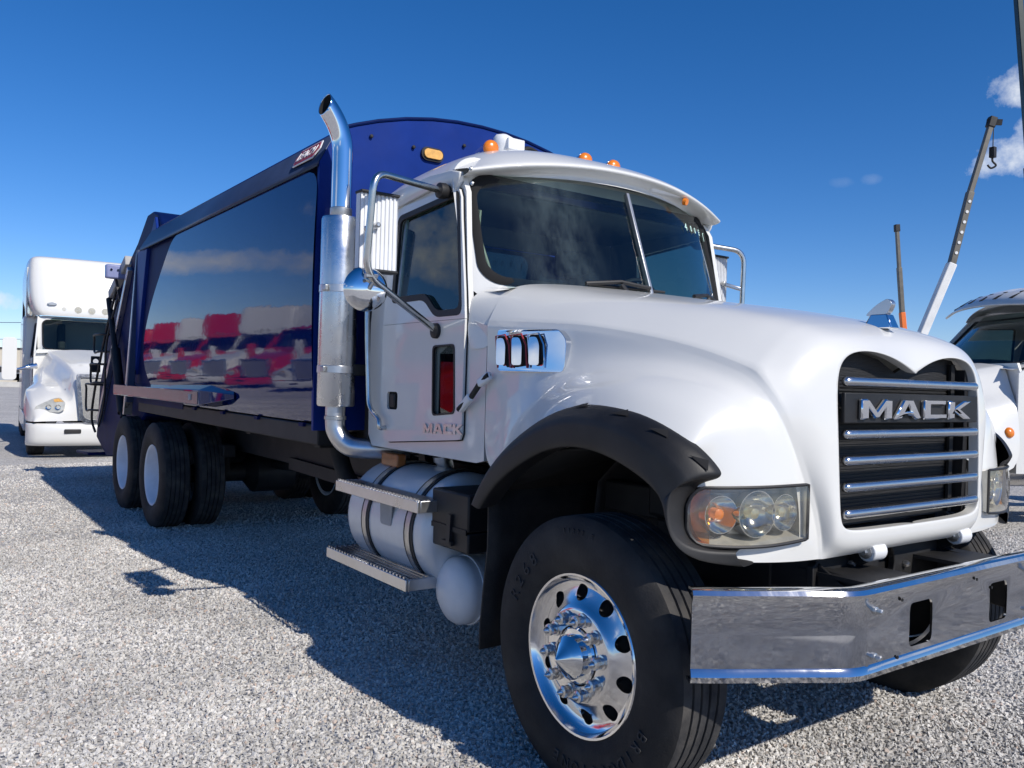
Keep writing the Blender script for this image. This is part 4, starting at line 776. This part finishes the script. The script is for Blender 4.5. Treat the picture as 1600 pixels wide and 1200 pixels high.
# ================================================================== ground and gravel
def gravel_nodes(t, bumpd, base):
    n = t.nodes.new; l = t.links.new; b = t.nodes['Principled BSDF']; b.inputs['Roughness'].default_value = .9; b.inputs['Specular IOR Level'].default_value = .25
    tcn = n('ShaderNodeTexCoord'); vo = n('ShaderNodeTexVoronoi'); vo.inputs['Scale'].default_value = 42; l(tcn.outputs['Object'], vo.inputs['Vector'])
    v2 = n('ShaderNodeTexVoronoi'); v2.inputs['Scale'].default_value = 17; l(tcn.outputs['Object'], v2.inputs['Vector'])
    nb = n('ShaderNodeTexNoise'); nb.inputs['Scale'].default_value = .7; nb.inputs['Detail'].default_value = 8; l(tcn.outputs['Object'], nb.inputs['Vector'])
    sep = n('ShaderNodeSeparateColor'); l(vo.outputs['Color'], sep.inputs[0])
    m1 = n('ShaderNodeMapRange'); m1.inputs[3].default_value = .66; m1.inputs[4].default_value = 1.3; l(sep.outputs[0], m1.inputs[0])
    m2 = n('ShaderNodeMapRange'); m2.inputs[1].default_value = .3; m2.inputs[2].default_value = .7; m2.inputs[3].default_value = .86; m2.inputs[4].default_value = 1.12; l(nb.outputs['Fac'], m2.inputs[0])
    mm = n('ShaderNodeMath'); mm.operation = 'MULTIPLY'; l(m1.outputs[0], mm.inputs[0]); l(m2.outputs[0], mm.inputs[1])
    sc = n('ShaderNodeVectorMath'); sc.operation = 'SCALE'; sc.inputs[0].default_value = base; l(mm.outputs[0], sc.inputs['Scale']); l(sc.outputs[0], b.inputs['Base Color'])
    ad = n('ShaderNodeMath'); ad.operation = 'ADD'; l(vo.outputs['Distance'], ad.inputs[0]); l(v2.outputs['Distance'], ad.inputs[1])
    bp = n('ShaderNodeBump'); bp.invert = True; bp.inputs['Strength'].default_value = .9; bp.inputs['Distance'].default_value = bumpd; l(ad.outputs[0], bp.inputs['Height']); l(bp.outputs[0], b.inputs['Normal'])
GC = (.53, .508, .475)
m = bpy.data.materials.new('gravel_ground'); m.use_nodes = True; gravel_nodes(m.node_tree, .018, GC); MATS['gravel_ground'] = m
mb = MB(); mb.grid([[(x, y, 0) for y in (-1500, -200, -40, -10, 10, 40, 200, 1500)] for x in (-1500, -200, -40, -15, 15, 60, 300, 1500)]); g = mb.build('ground', 'gravel_ground', None, smooth=0); g['kind'] = 'structure'
g.data.flip_normals() if g.data.polygons[0].normal.z < 0 else None
m = bpy.data.materials.new('stone'); m.use_nodes = True; t = m.node_tree; b = t.nodes['Principled BSDF']; b.inputs['Roughness'].default_value = .85; b.inputs['Specular IOR Level'].default_value = .3
oi = t.nodes.new('ShaderNodeObjectInfo'); cr = t.nodes.new('ShaderNodeValToRGB'); t.links.new(oi.outputs['Random'], cr.inputs[0]); 
ge = t.nodes.new('ShaderNodeNewGeometry'); nl = t.nodes.new('ShaderNodeTexNoise'); nl.inputs['Scale'].default_value = .9; nl.inputs['Detail'].default_value = 5; t.links.new(ge.outputs['Position'], nl.inputs['Vector'])
ml_ = t.nodes.new('ShaderNodeMapRange'); ml_.inputs[1].default_value = .35; ml_.inputs[2].default_value = .65; ml_.inputs[3].default_value = .78; ml_.inputs[4].default_value = 1.12; t.links.new(nl.outputs['Fac'], ml_.inputs[0])
sc_ = t.nodes.new('ShaderNodeVectorMath'); sc_.operation = 'SCALE'; t.links.new(cr.outputs[0], sc_.inputs[0]); t.links.new(ml_.outputs[0], sc_.inputs['Scale']); t.links.new(sc_.outputs[0], b.inputs['Base Color'])
for p_, c_ in ((0, (.33, .318, .3)), (.22, (.5, .482, .452)), (.6, (.61, .59, .553)), (.9, (.71, .685, .64)), (.96, (.5, .39, .32)), (1, (.8, .78, .74))):
    e = cr.color_ramp.elements[0] if p_ == 0 else cr.color_ramp.elements[-1] if p_ == 1 else cr.color_ramp.elements.new(p_); e.color = (*c_, 1); e.position = p_
MATS['stone'] = m
mb = MB(); mb.grid([[(x, y, .003) for y in (-6, 0, 7)] for x in (-13, -6, 0, 3.4)]); gv = mb.build('gravel', 'stone', None, smooth=0); gv['kind'] = 'stuff'; gv['label'] = 'loose pale grey crushed gravel covering the yard'; gv['category'] = 'gravel'
if gv.data.polygons[0].normal.z < 0: gv.data.flip_normals()
ng = bpy.data.node_groups.new('gravel_scatter', 'GeometryNodeTree'); ng.interface.new_socket('Geometry', in_out='INPUT', socket_type='NodeSocketGeometry'); ng.interface.new_socket('Geometry', in_out='OUTPUT', socket_type='NodeSocketGeometry')
n = ng.nodes.new; l = ng.links.new; gi = n('NodeGroupInput'); go = n('NodeGroupOutput')
dp = n('GeometryNodeDistributePointsOnFaces'); dp.distribute_method = 'RANDOM'; dp.inputs['Seed'].default_value = 3; l(gi.outputs[0], dp.inputs['Mesh'])
ps = n('GeometryNodeInputPosition'); vd = n('ShaderNodeVectorMath'); vd.operation = 'DISTANCE'; vd.inputs[1].default_value = (2.4, -3.2, 0); l(ps.outputs[0], vd.inputs[0])
mr = n('ShaderNodeMapRange'); mr.inputs[1].default_value = 4.5; mr.inputs[2].default_value = 11.5; mr.inputs[3].default_value = 5400; mr.inputs[4].default_value = 200; l(vd.outputs['Value'], mr.inputs[0]); l(mr.outputs[0], dp.inputs['Density'])
ico = n('GeometryNodeMeshIcoSphere'); ico.inputs['Radius'].default_value = .0091; ico.inputs['Subdivisions'].default_value = 1
sp = n('GeometryNodeSetPosition'); l(ico.outputs[0], sp.inputs['Geometry']); nz3 = n('ShaderNodeTexNoise'); nz3.inputs['Scale'].default_value = 70
vs = n('ShaderNodeVectorMath'); vs.operation = 'MULTIPLY_ADD'; vs.inputs[1].default_value = (.022, .022, .022); vs.inputs[2].default_value = (-.011, -.011, -.011); l(nz3.outputs['Color'], vs.inputs[0]); l(vs.outputs[0], sp.inputs['Offset'])
sm = n('GeometryNodeSetMaterial'); sm.inputs['Material'].default_value = MATS['stone']; l(sp.outputs[0], sm.inputs['Geometry'])
ip = n('GeometryNodeInstanceOnPoints'); l(dp.outputs['Points'], ip.inputs['Points']); l(sm.outputs[0], ip.inputs['Instance'])
rv = n('FunctionNodeRandomValue'); rv.data_type = 'FLOAT_VECTOR'; rv.inputs[0].default_value = (0, 0, 0); rv.inputs[1].default_value = (6.28, 6.28, 6.28); l(rv.outputs[0], ip.inputs['Rotation'])
r2 = n('FunctionNodeRandomValue'); r2.data_type = 'FLOAT_VECTOR'; r2.inputs[0].default_value = (.4, .35, .3); r2.inputs[1].default_value = (1.75, 1.35, .95); r2.inputs['Seed'].default_value = 5; l(r2.outputs[0], ip.inputs['Scale'])
l(ip.outputs[0], go.inputs[0]); gv.modifiers.new('scatter', 'NODES').node_group = ng
# ================================================================== other trucks
def tractor(name, loc, rz, paint, label, sleeper=True, visor=False, bars='white'):
    K = empty(name, loc, rz, label, 'truck'); P = paint
    rowsK = [(.0, .66, (.44, .66), (.56, .655), (.83, .65), (1.03, .645), (1.08, .64)), (-.02, .95, (.44, .94), (.5, .86), (.84, .8), (1.05, .72), (1.09, .645)), (-.08, 1.36, (.45, 1.34), (.52, 1.0), (.85, .95), (1.06, .82), (1.1, .64)), (-.2, 1.47, (.49, 1.45), (.57, 1.08), (.9, 1.07), (1.14, .95), (1.18, .64)), (-.6, 1.58, (.52, 1.55), (.62, 1.22), (.93, 1.22), (1.18, 1.1), (1.22, .66)),
             (-.85, 1.65, (.55, 1.61), (.66, 1.28), (.95, 1.28), (1.19, 1.16), (1.22, 1.0)), (-1.35, 1.76, (.62, 1.71), (.74, 1.36), (.97, 1.34), (1.18, 1.18), (1.21, 1.0)), (-1.7, 1.83, (.68, 1.78), (.82, 1.44), (.99, 1.38), (1.16, 1.1), (1.18, .66)), (-2.25, 1.94, (.8, 1.89), (.93, 1.6), (1.03, 1.42), (1.08, 1.1), (1.1, .66))]
    mb = MB()
    kl = mb.bm.edges.layers.float.new('crease_edge')
    for s in (-1, 1):
        GK = mb.grid([[V(x, 0, z), V(x, s * p[0][0] * .5, z - .005)] + [V(x, s * a, b) for a, b in p] for x, z, *p in rowsK])
        for A_, B_ in list(zip(GK, GK[1:]))[2:]:
            for k_, w_ in ((2, .95), (3, 1.0), (4, .4), (5, .5)): mb.bm.edges.get((A_[k_], B_[k_]))[kl] = w_
        for k_ in range(len(GK[2]) - 1): mb.bm.edges.get((GK[2][k_], GK[2][k_ + 1]))[kl] = .5
    hd = mb.build('hood', P, K, sub=2)
    mb = MB(); sec = [(-.3, 1.2), (-.06, 1.14), (.03, .95), (.07, .5), (.075, 0)]
    mb.grid([[V(x + dx, s_ * y, z) for x, y in sec for s_ in (1,)][::1] + [V(x + dx, -y, z) for x, y in reversed(sec[:-1])] for z, dx in ((.61, -.04), (.59, 0), (.5, .02), (.36, .01), (.26, -.02), (.22, -.12))]); bp = mb.build('bumper', P, K, sub=1, thick=.02)
    for s in (-1, 1):
        MB().box((.095, s * .5, .48), (.03, .26, .075)).build('bumper_opening', 'black', bp, bevel=.015)
        mb = MB(); mb.prism(roundpoly([(.62, .98), (.7, 1.06), (.8, 1.04), (1.06, .9), (1.09, .8), (.7, .8), (.63, .86)], .03), lambda u, w, d: V(-.0 - .16 * max(0, u - .62) / .47 - .05 * (w - .8) - .0 + d, s * u, w), .05); h = mb.build('headlight', 'dull_headlamp', K, bevel=.012)
        for u in (.73, .87): MB().lathe([(.01, -.02), (.032, -.008), (.046, .006)], V(.056 - .16 * (u - .62) / .47, s * u, .89), (1, s * .3, 0), 18, cap=False).build('headlight_bowl', 'reflector', h)
        MB().prism(roundpoly([(.65, .99), (.72, 1.045), (.8, 1.02), (.78, .98)], .01), lambda u, w, d: V(.054 - .16 * max(0, u - .62) / .47 - .05 * (w - .8) + d, s * u, w), .004).build('turn_signal', 'amber_pale', h)
    gp = [(-.47, 1.47), (.47, 1.47), (.4, .68), (.3, .62), (-.3, .62), (-.4, .68)]
    gf = lambda x0: (lambda u, w, d: V(x0 + .03 + d - .07 * max(0, w - .62) ** 1.5, u, w))
    MB().prism(roundpoly(gp, .06), gf(.02), .05, [roundpoly([(a * .86, 1.05 + (b - 1.05) * .86) for a, b in gp], .05)]).build('grille_surround', 'bar_metal', K, bevel=.012)
    MB().prism(roundpoly([(a * .87, 1.05 + (b - 1.05) * .87) for a, b in gp], .05), gf(.025), .015).build('grille_screen', 'bug_screen', K)
    # cab and windshield
    wz0, wz1, wx0, wx1 = 1.9, 2.56, -2.18, -2.85
    fw = lambda y, z: wx0 + (wx1 - wx0) * (z - wz0) / (wz1 - wz0) - .3 * (y / .95) ** 2
    apw = rrect(-.88, .88, wz0 + .03, wz1 - .03, .1, 5)
    mb = MB(); mb.grid([[V(fw(y, z) - .03, y, z) for y, z in apw], [V(fw(y, z), y, z) for y, z in apw], [V(fw(y * 1.1, z) + .0, y * 1.1, 2.23 + (z - 2.23) * 1.28) for y, z in apw]], closed=True); mb.build('windshield_frame', P, K, smooth=50)
    mb = MB(); yk = [-.885 + 1.77 * k / 16 for k in range(17)]; mb.grid([[V(fw(y, z) - .012, y, z) for z in (wz0 - .03, 2.1, 2.3, wz1 + .02)] for y in yk]); mb.build('windshield', 'glass', K, smooth=60)
    mb = MB(); mb.tube([V(fw(y, z) + .004, y, z) for y, z in apw], .013, 6, closed=True); mb.build('windshield_gasket', 'black', K)
    for s in (-1, 1):
        sd = [(-2.25, .66), (-2.25, 1.8), (-2.5, 1.95), (-3.1, 2.62), (-4.1, 2.65), (-4.1, .66)]; wv = [(-2.72, 1.9), (-3.12, 2.45), (-3.75, 2.48), (-3.75, 1.78), (-2.75, 1.78)]
        mb = MB(); mb.prism(sd, lambda u, w, d: V(u, s * (1.04 - max(0, w - 1.8) * .1 - d), w), .03, [roundpoly(wv, .05)]); mb.build('cab_side', P, K, smooth=20)
        dr = MB().prism([(-2.55, 1.0), (-2.55, 1.76), (-3.95, 1.76), (-3.95, 1.0)], lambda u, w, d: V(u, s * (1.042 + d), w), .012).build('door', P, K, bevel=.006)
        MB().prism([(-2.535, .985), (-2.535, 1.77), (-3.965, 1.77), (-3.965, .985)], lambda u, w, d: V(u, s * (1.041 + d), w), .005).build('door_seal', 'black', dr); MB().box((-3.8, s * 1.06, 1.62), (.16, .03, .05)).build('door_handle', 'black', dr, bevel=.008)
        MB().prism(roundpoly(wv, .05), lambda u, w, d: V(u, s * (1.025 - max(0, w - 1.8) * .1 - d), w), .005).build('side_window', 'glass_dark', dr, smooth=0)
        MB().tube([V(u, s * (1.043 - max(0, w - 1.8) * .1), w) for u, w in roundpoly(wv, .05)], .016, 6, closed=True).build('window_gasket', 'black', dr)
        if visor and s > 0: continue
        mr_ = MB().tube([(-2.3, s * 1.0, 1.6), (-2.2, s * 1.2, 1.55), (-2.2, s * 1.4, 1.5)], [.07, .03, .02], 10).build('mirror_arm', 'chrome', K, smooth=60)
        mb = MB(); mb.prism(rrect(-.12, .12, -.4, .4, .06, 4), lambda u, w, d: V(-2.26 + d, s * 1.44 + u, 1.72 + w), .12); mb.build('mirror_head', P if not visor else 'black', mr_, bevel=.04, seg=3)
        MB().tube(smoothpath([(-.9, s * .75, 1.4), (-.9, s * .8, 1.75), (-.9, s * .95, 1.85)], 3), .012, 6).build('hood_mirror_arm', 'black', hd) if s > 0 else None
        # side skirts and tank
        mb = MB(); mb.prism(roundpoly([(-2.2, .35), (-2.2, .66), (-6.1 if sleeper else -4.1, .66), (-6.1 if sleeper else -4.1, .35)], .05), lambda u, w, d: V(u, s * (1.18 - d), w), .05); mb.build('side_skirt', P, K, bevel=.01)
        MB().lathe([(.28, 0), (.3, .03), (.3, 1.4), (.28, 1.43)], V(-4.4, s * .85, .6), (1, 0, 0), 24).build('fuel_tank', 'alu_dull', K)
    mb = MB(); mb.grid([[V(-2.2, y, 1.93 - .09 * abs(y)) for y in (-1.0, -.8, -.4, 0, .4, .8, 1.0)], [V(fw(y, 1.9) + .01, y, 1.91) for y in (-1.0, -.8, -.4, 0, .4, .8, 1.0)]]); mb.build('cowl', P, K)
    MB().prism([(-1.035, .66), (1.035, .66), (1.035, 1.8), (.98, 1.92), (-.98, 1.92), (-1.035, 1.8)], lambda u, w, d: V(-2.27 - d, u, w), .03).build('fire_wall', P, K)
    MB().box((-3.1, 0, 1.7), (1.4, 1.9, .2)).build('dashboard', 'interior', K, bevel=.05)
    for s in (-1, 1):
        mb = MB(); mb.box((-3.5, s * .5, 1.9), (.4, .5, .12)); mb.bar((-3.7, s * .5, 1.9), (-3.85, s * .5, 2.45), .48, .14, (0, 1, 0)); mb.build('seat', 'interior', K, bevel=.04)
    MB().box((-4.08, 0, 2.0), (.03, 1.9, 1.2)).build('cab_back', 'interior_light', K)
    if sleeper:
        mb = MB(); rws = []
        for z, x, h in ((2.62, -2.92, 1.0), (2.7, -2.9, 1.08), (3.0, -2.96, 1.16), (3.4, -3.05, 1.18), (3.7, -3.13, 1.17), (3.8, -3.18, 1.14), (3.85, -3.3, 1.08), (3.87, -3.7, .8), (3.88, -4.6, .2)):
            rws.append([V(-6.2 if z < 3.8 else -6.1, -h, z), V(-4.6, -h, z), V(x - .7 if x > -4 else x - .2, -h, z), V(x - .1, -h * .97, z), V(x - .025, -h * .84, z), V(x, 0, z), V(x - .025, h * .84, z), V(x - .1, h * .97, z), V(x - .7 if x > -4 else x - .2, h, z), V(-4.6, h, z), V(-6.2 if z < 3.8 else -6.1, h, z)])
        mb.grid(rws); mb.build('roof_fairing', P, K, sub=2)
        mb = MB(); mb.prism([(-4.05, .66), (-4.05, 2.66), (-6.2, 2.66), (-6.2, .66)], lambda u, w, d: V(u, -1.19 + d, w), 2.38); mb.build('sleeper_box', P, K, bevel=.06, seg=3)
        for s in (-1, 1):
            MB().prism([(-3.6, 2.6), (-4.1, 2.64), (-4.1, 3.7), (-3.4, 3.6)], lambda u, w, d: V(u, s * (1.13 + d), w), .03).build('cab_fairing', P, K, bevel=.01); MB().box((-6.3, s * 1.13, 2.2), (.18, .06, 3.0)).build('side_extender', 'black', K)
        for k in range(5): MB().lathe([(.07, 0), (.06, .02), (.02, .035)], V(-2.905 - .02 * abs(k - 2) ** 1.5, -.5 + .25 * k, 2.76), (1, 0, .15), 14).build('marker_lamp', 'lens', K); 
        lg = MB().prism(roundpoly([(-.09, .0), (0, .03), (.09, 0), (.05, -.03), (-.05, -.03)], .01), lambda u, w, d: V(-2.95 + d, u - .72, 2.86 + w), .04).build('maker_emblem', 'steel', K)
    else:
        mb = MB(); rws = []
        for x, dz in ((-4.12, -.12), (-4.05, -.02), (-3.6, 0), (-3.1, -.02), (-2.85, -.1), (-2.75, -.16)): rws.append([V(x - .25 * (y / 1.0) ** 2 * (1 if x > -3.2 else 0), y, 2.83 + dz - .16 * abs(y / 1.0) ** 2.5) for y in [-1.0 + .125 * k for k in range(17)]])
        mb.grid(rws); mb.build('roof', P, K, sub=1, thick=.02)
    if visor:
        vf = lambda u, d: V(-2.5 - .26 * (u / 1.05) ** 2 + d, u, 2.66 - .07 * (u / 1.05) ** 2)
        mb = MB(); us = [-1.05 + 2.1 * k / 20 for k in range(21)]
        mb.grid([[vf(u, -.42) + V(0, 0, .22) for u in us], [vf(u, -.22) + V(0, 0, .15) for u in us], [vf(u, 0) for u in us]]); vz = mb.build('sun_visor', P, K, thick=.025, smooth=50)
        for k in range(8): u = -.88 + .25 * k; MB().bar(vf(u, -.26) + V(0, 0, .178), vf(u, -.1) + V(0, 0, .085), .06, .012).build('visor_slot', 'red_badge' if k > 6 else 'blackflat', vz)
    mb = MB()
    for s in (-1, 1): mb.bar((-.2, s * .42, .75), (-7.6, s * .42, .75), .09, .26)
    mb.build('chassis_frame', 'frame', K)
    for x in (-1.1, -6.0, -7.2) if sleeper else (-1.1, -5.4, -6.7):
        for s in (-1, 1):
            w = proto_r.copy(); COL.objects.link(w); w.parent = K; w.location = (x, s * 1.13, .51); w.rotation_euler = (0, 0, math.pi if s > 0 else 0); tt = proto_t.copy(); COL.objects.link(tt); tt.parent = w; tt.location = (0, .115, 0)
    MB().box((-1.1, 0, .9), (1.3, 1.2, .6)).build('engine', 'blackflat', K)
    return K
tractor('white_tractor_truck', (-13.75, -.34, 0), R(-4.5), 'white', 'white tractor truck with tall sleeper roof behind the garbage truck')
pv_ = at(1478, 497, z=2.6); rzv = R(-119)
tip = Matrix.Rotation(rzv, 3, 'Z') @ V(-2.76, -1.05, 0)
tractor('white_day_cab_truck', (pv_.x - tip.x, pv_.y - tip.y, 0), rzv, 'white', 'white truck with slotted sun visor at right beyond the grille', sleeper=False, visor=True)
dayc = bpy.data.objects['white_day_cab_truck']; dh = [c for c in dayc.children if c.name.startswith('hood')][0]
bpy.context.view_layer.update(); mi = dayc.matrix_world.inverted(); ev = dh.evaluated_get(bpy.context.evaluated_depsgraph_get())
ok, p, nn, _ = ev.ray_cast(mi @ CAMP, (mi.to_3x3() @ ray(1577, 676)).normalized())
if ok: MB().lathe([(.062, -.01), (.06, .012), (.04, .03), (.004, .036)], p, nn if nn.y > 0 else -nn, 18).build('fender_lamp', 'amber', dh, smooth=50)
for i, (x, y, a, pt, lab, sl) in enumerate(((-11.5, -6.2, 48, 'red', 'red tractor truck seen mirrored in the blue side, nearest', True), (-15.6, -6.6, 50, 'white', 'white tractor truck seen mirrored in the blue side, second', False), (-19.8, -6.8, 50, 'red', 'red tractor truck seen mirrored in the blue side, third', False), (-24.2, -7.0, 50, 'white', 'white tractor truck seen mirrored in the blue side, fourth', True), (-29, -7.2, 50, 'red', 'red tractor truck seen mirrored in the blue side, farthest', True))):
    tractor('tractor_truck', (x, y, 0), R(a), pt, lab, sleeper=sl)['group'] = 'trucks parked behind the photographer'
srcs = [o for o in bpy.data.objects if o.parent is None and o.name.startswith('tractor_truck')]
words = ('sixth', 'seventh', 'eighth', 'ninth', 'tenth', 'eleventh', 'twelfth')
for k in range(7):
    src = srcs[(k * 2 + 3) % 5]; c = copy_tree(src); c.location = (-33.6 - 4.7 * k, -7.3 - .1 * k, 0); c.rotation_euler.z = R(50)
    c['label'] = ('red' if 'red' in src['label'][:4] else 'white') + ' tractor truck, ' + words[k] + ' of the row mirrored in the blue side'
for o, wd in zip(srcs, ('first', 'second', 'third', 'fourth', 'fifth')): o['label'] = ('red' if 'red' in o['label'][:4] else 'white') + ' tractor truck, ' + wd + ' of the row mirrored in the blue side'
# ================================================================== cranes
def crane(name, label, pts, widths, mats_, depth, hook=None, gap=None):
    P = [CAMP + ray(u, v) * depth for u, v in pts]; d = (P[0] - P[1]).normalized(); foot = P[0] + d * max(0, (P[0].z - 2.6) / max(.2, -d.z)); base = V(foot.x, foot.y, 0)
    K = empty(name, base, 0, label, 'crane'); L_ = [p - base for p in P]; L_[0] = foot - base
    mb = MB(); mb.box((-1.5, 0, 1.15), (9.5, 2.4, .5)); mb.build('carrier', mats_[0], K, bevel=.05)
    mb = MB(); mb.prism([(3.0, 1.0), (3.0, 2.6), (4.2, 2.6), (4.9, 1.9), (4.9, .8)], lambda u, w, dd: V(u, -1.2 + dd, w), 1.1); cb = mb.build('driver_cab', mats_[0], K, bevel=.06); MB().prism([(3.3, 1.8), (3.3, 2.45), (4.1, 2.45), (4.6, 1.85)], lambda u, w, dd: V(u, -1.21 + dd, w), 1.12).build('cab_window', 'glass_dark', cb)
    MB().lathe([(1.0, 1.4), (1.0, 1.9)], (0, 0, 0), (0, 0, 1), 24).build('turntable', 'frame', K); mb = MB(); mb.box((0, 0, 2.2), (2.2, 1.6, .7)); mb.box((-1.8, 0, 2.3), (1.0, 2.2, .9)); mb.build('counterweight', mats_[0], K, bevel=.05)
    for x in (-5, -3.6, 1.2, 3.2):
        for s in (-1, 1):
            w = proto_r.copy(); COL.objects.link(w); w.parent = K; w.location = (x, s * 1.15, .51); w.rotation_euler.z = math.pi if s > 0 else 0; tt = proto_t.copy(); COL.objects.link(tt); tt.parent = w; tt.location = (0, .115, 0)
    for i, (a, b) in enumerate(zip(L_, L_[1:])):
        mb = MB(); mb.bar(a - (b - a).normalized() * (.4 if i else 0), b, widths[i], widths[i] * 1.15, -f_); bo = mb.build('boom_section', mats_[i], K, bevel=widths[i] * .12)
        if i == 1 and hook:
            for k in range(1, 7): c = a.lerp(b, k / 7) - f_ * widths[i] * .6; MB().lathe([(.09, -.03), (.09, .03)], c, f_, 10).build('boom_spot', 'crane_white', bo)
    e = L_[-1]; up = (L_[-1] - L_[-2]).normalized(); MB().bar(e - up * widths[-1], e + up * widths[-1] * 1.2, widths[-1] * 1.5, widths[-1] * 1.5, -f_).build('boom_head', 'frame', K, bevel=.05)
    if hook:
        h = CAMP + ray(*hook) * depth - base; t_ = V(h.x, h.y, e.z)
        c = MB().tube([t_, h + V(0, 0, .5)], .03, 6).build('hoist_cable', 'frame', K); mb = MB(); mb.box(h + V(0, 0, .25), (.3, .3, .6)); mb.tube(smoothpath([h, h + V(.0, .0, -.25), h + V(.15, .1, -.5), h + V(-.05, -.05, -.65), h + V(-.2, -.15, -.45)], 4), .06, 8); mb.build('hook_block', 'frame', K, bevel=.05)
        MB().bar(t_ + V(-.3, -.2, .1), t_ + V(.35, .25, .0), .2, .3).build('sheave', 'frame', K)
    return K
crane('mobile_crane', 'white mobile crane with grey telescopic boom and hanging hook block', [(1445, 512), (1487, 412), (1516, 300), (1549, 192)], [.46, .36, .28], ['crane_white', 'crane_dark', 'crane_dark'], 48, (1551, 245))
crane('mobile_crane', 'distant crane with thin dark mast and orange foot behind hood ornament', [(1412, 516), (1409.5, 488), (1405, 418), (1401.5, 357)], [.42, .36, .28], ['orange', 'crane_dark', 'crane_dark'], 72)
crane('mobile_crane', 'crane with dark green boom cut off by the right picture edge', [(1640, 640), (1610, 260), (1589, -30), (1572, -260)], [.3, .2, .17], ['green_dark', 'green_dark', 'green_dark'], 27)
for o in [o for o in bpy.data.objects if o.name.startswith('mobile_crane') and o.parent is None]: o['group'] = 'mobile cranes in the yard'
# ================================================================== far edge of the yard
mb = MB(); mb.box((-95, 30, 1.75), (.4, 110, 3.5)); pw = mb.build('perimeter_wall', 'stucco', None); tag(pw, 'long cream perimeter wall with dark coping at far left', 'wall')
MB().box((-95, 30, 3.55), (.6, 110, .16)).build('coping', 'frame', pw)
mb = MB(); mb.box((-78, 25, .22), (.5, 100, .44)); tag(mb.build('low_wall', 'concrete', None, bevel=.02), 'low pale concrete wall at the far yard edge', 'wall')
def pickup(loc, paint, label):
    K = empty('pickup_truck', loc, R(90), label, 'car', 'vehicles parked at the far wall')
    MB().prism(roundpoly([(2.5, .5), (2.5, 1.0), (1.4, 1.12), (-2.6, 1.12), (-2.6, .5)], .12), lambda u, w, d: V(u, -.9 + d, w), 1.8).build('body', paint, K, bevel=.06)
    MB().prism(roundpoly([(1.5, 1.1), (.7, 1.75), (-.8, 1.78), (-1.1, 1.1)], .1), lambda u, w, d: V(u, -.8 + d, w), 1.6).build('cabin', paint, K, bevel=.06)
    MB().prism(roundpoly([(1.25, 1.18), (.65, 1.66), (-.7, 1.68), (-.9, 1.18)], .06), lambda u, w, d: V(u, -.82 + d, w), 1.64).build('side_window', 'black', K)
    for x in (1.6, -1.7):
        for s in (-1, 1): MB().lathe([(.1, -.1), (.36, -.1), (.38, 0), (.36, .1), (.1, .1)], V(x, s * .85, .38), (0, s, 0), 20).build('wheel', 'rubber', K)
p = at(8, 590, x=-84); pickup((-84, p.y, 0), 'silver', 'small silver pickup truck before the far wall at left edge')
p = at(26, 590, x=-84); pickup((-84, p.y + 2.2, 0), 'white', 'small white pickup truck before the far wall, beside the tall truck')
mb = MB(); P0 = [CAMP + ray(u, v) * 100 for u, v in ((-260, 500), (36, 504), (420, 500))]; mb.tube(smoothpath(P0, 8), .035, 5); tag(mb.build('power_line', 'black', None), 'upper of two thin black power lines crossing the sky at far left', 'power line', 'power lines'); mb = MB(); P1 = [CAMP + ray(u, v) * 100 for u, v in ((-260, 527), (36, 530), (420, 526))]; mb.tube(smoothpath(P1, 8), .03, 5); ov = mb.build('power_line', 'black', None); tag(ov, 'lower of two thin black power lines crossing the sky at far left', 'power line', 'power lines')
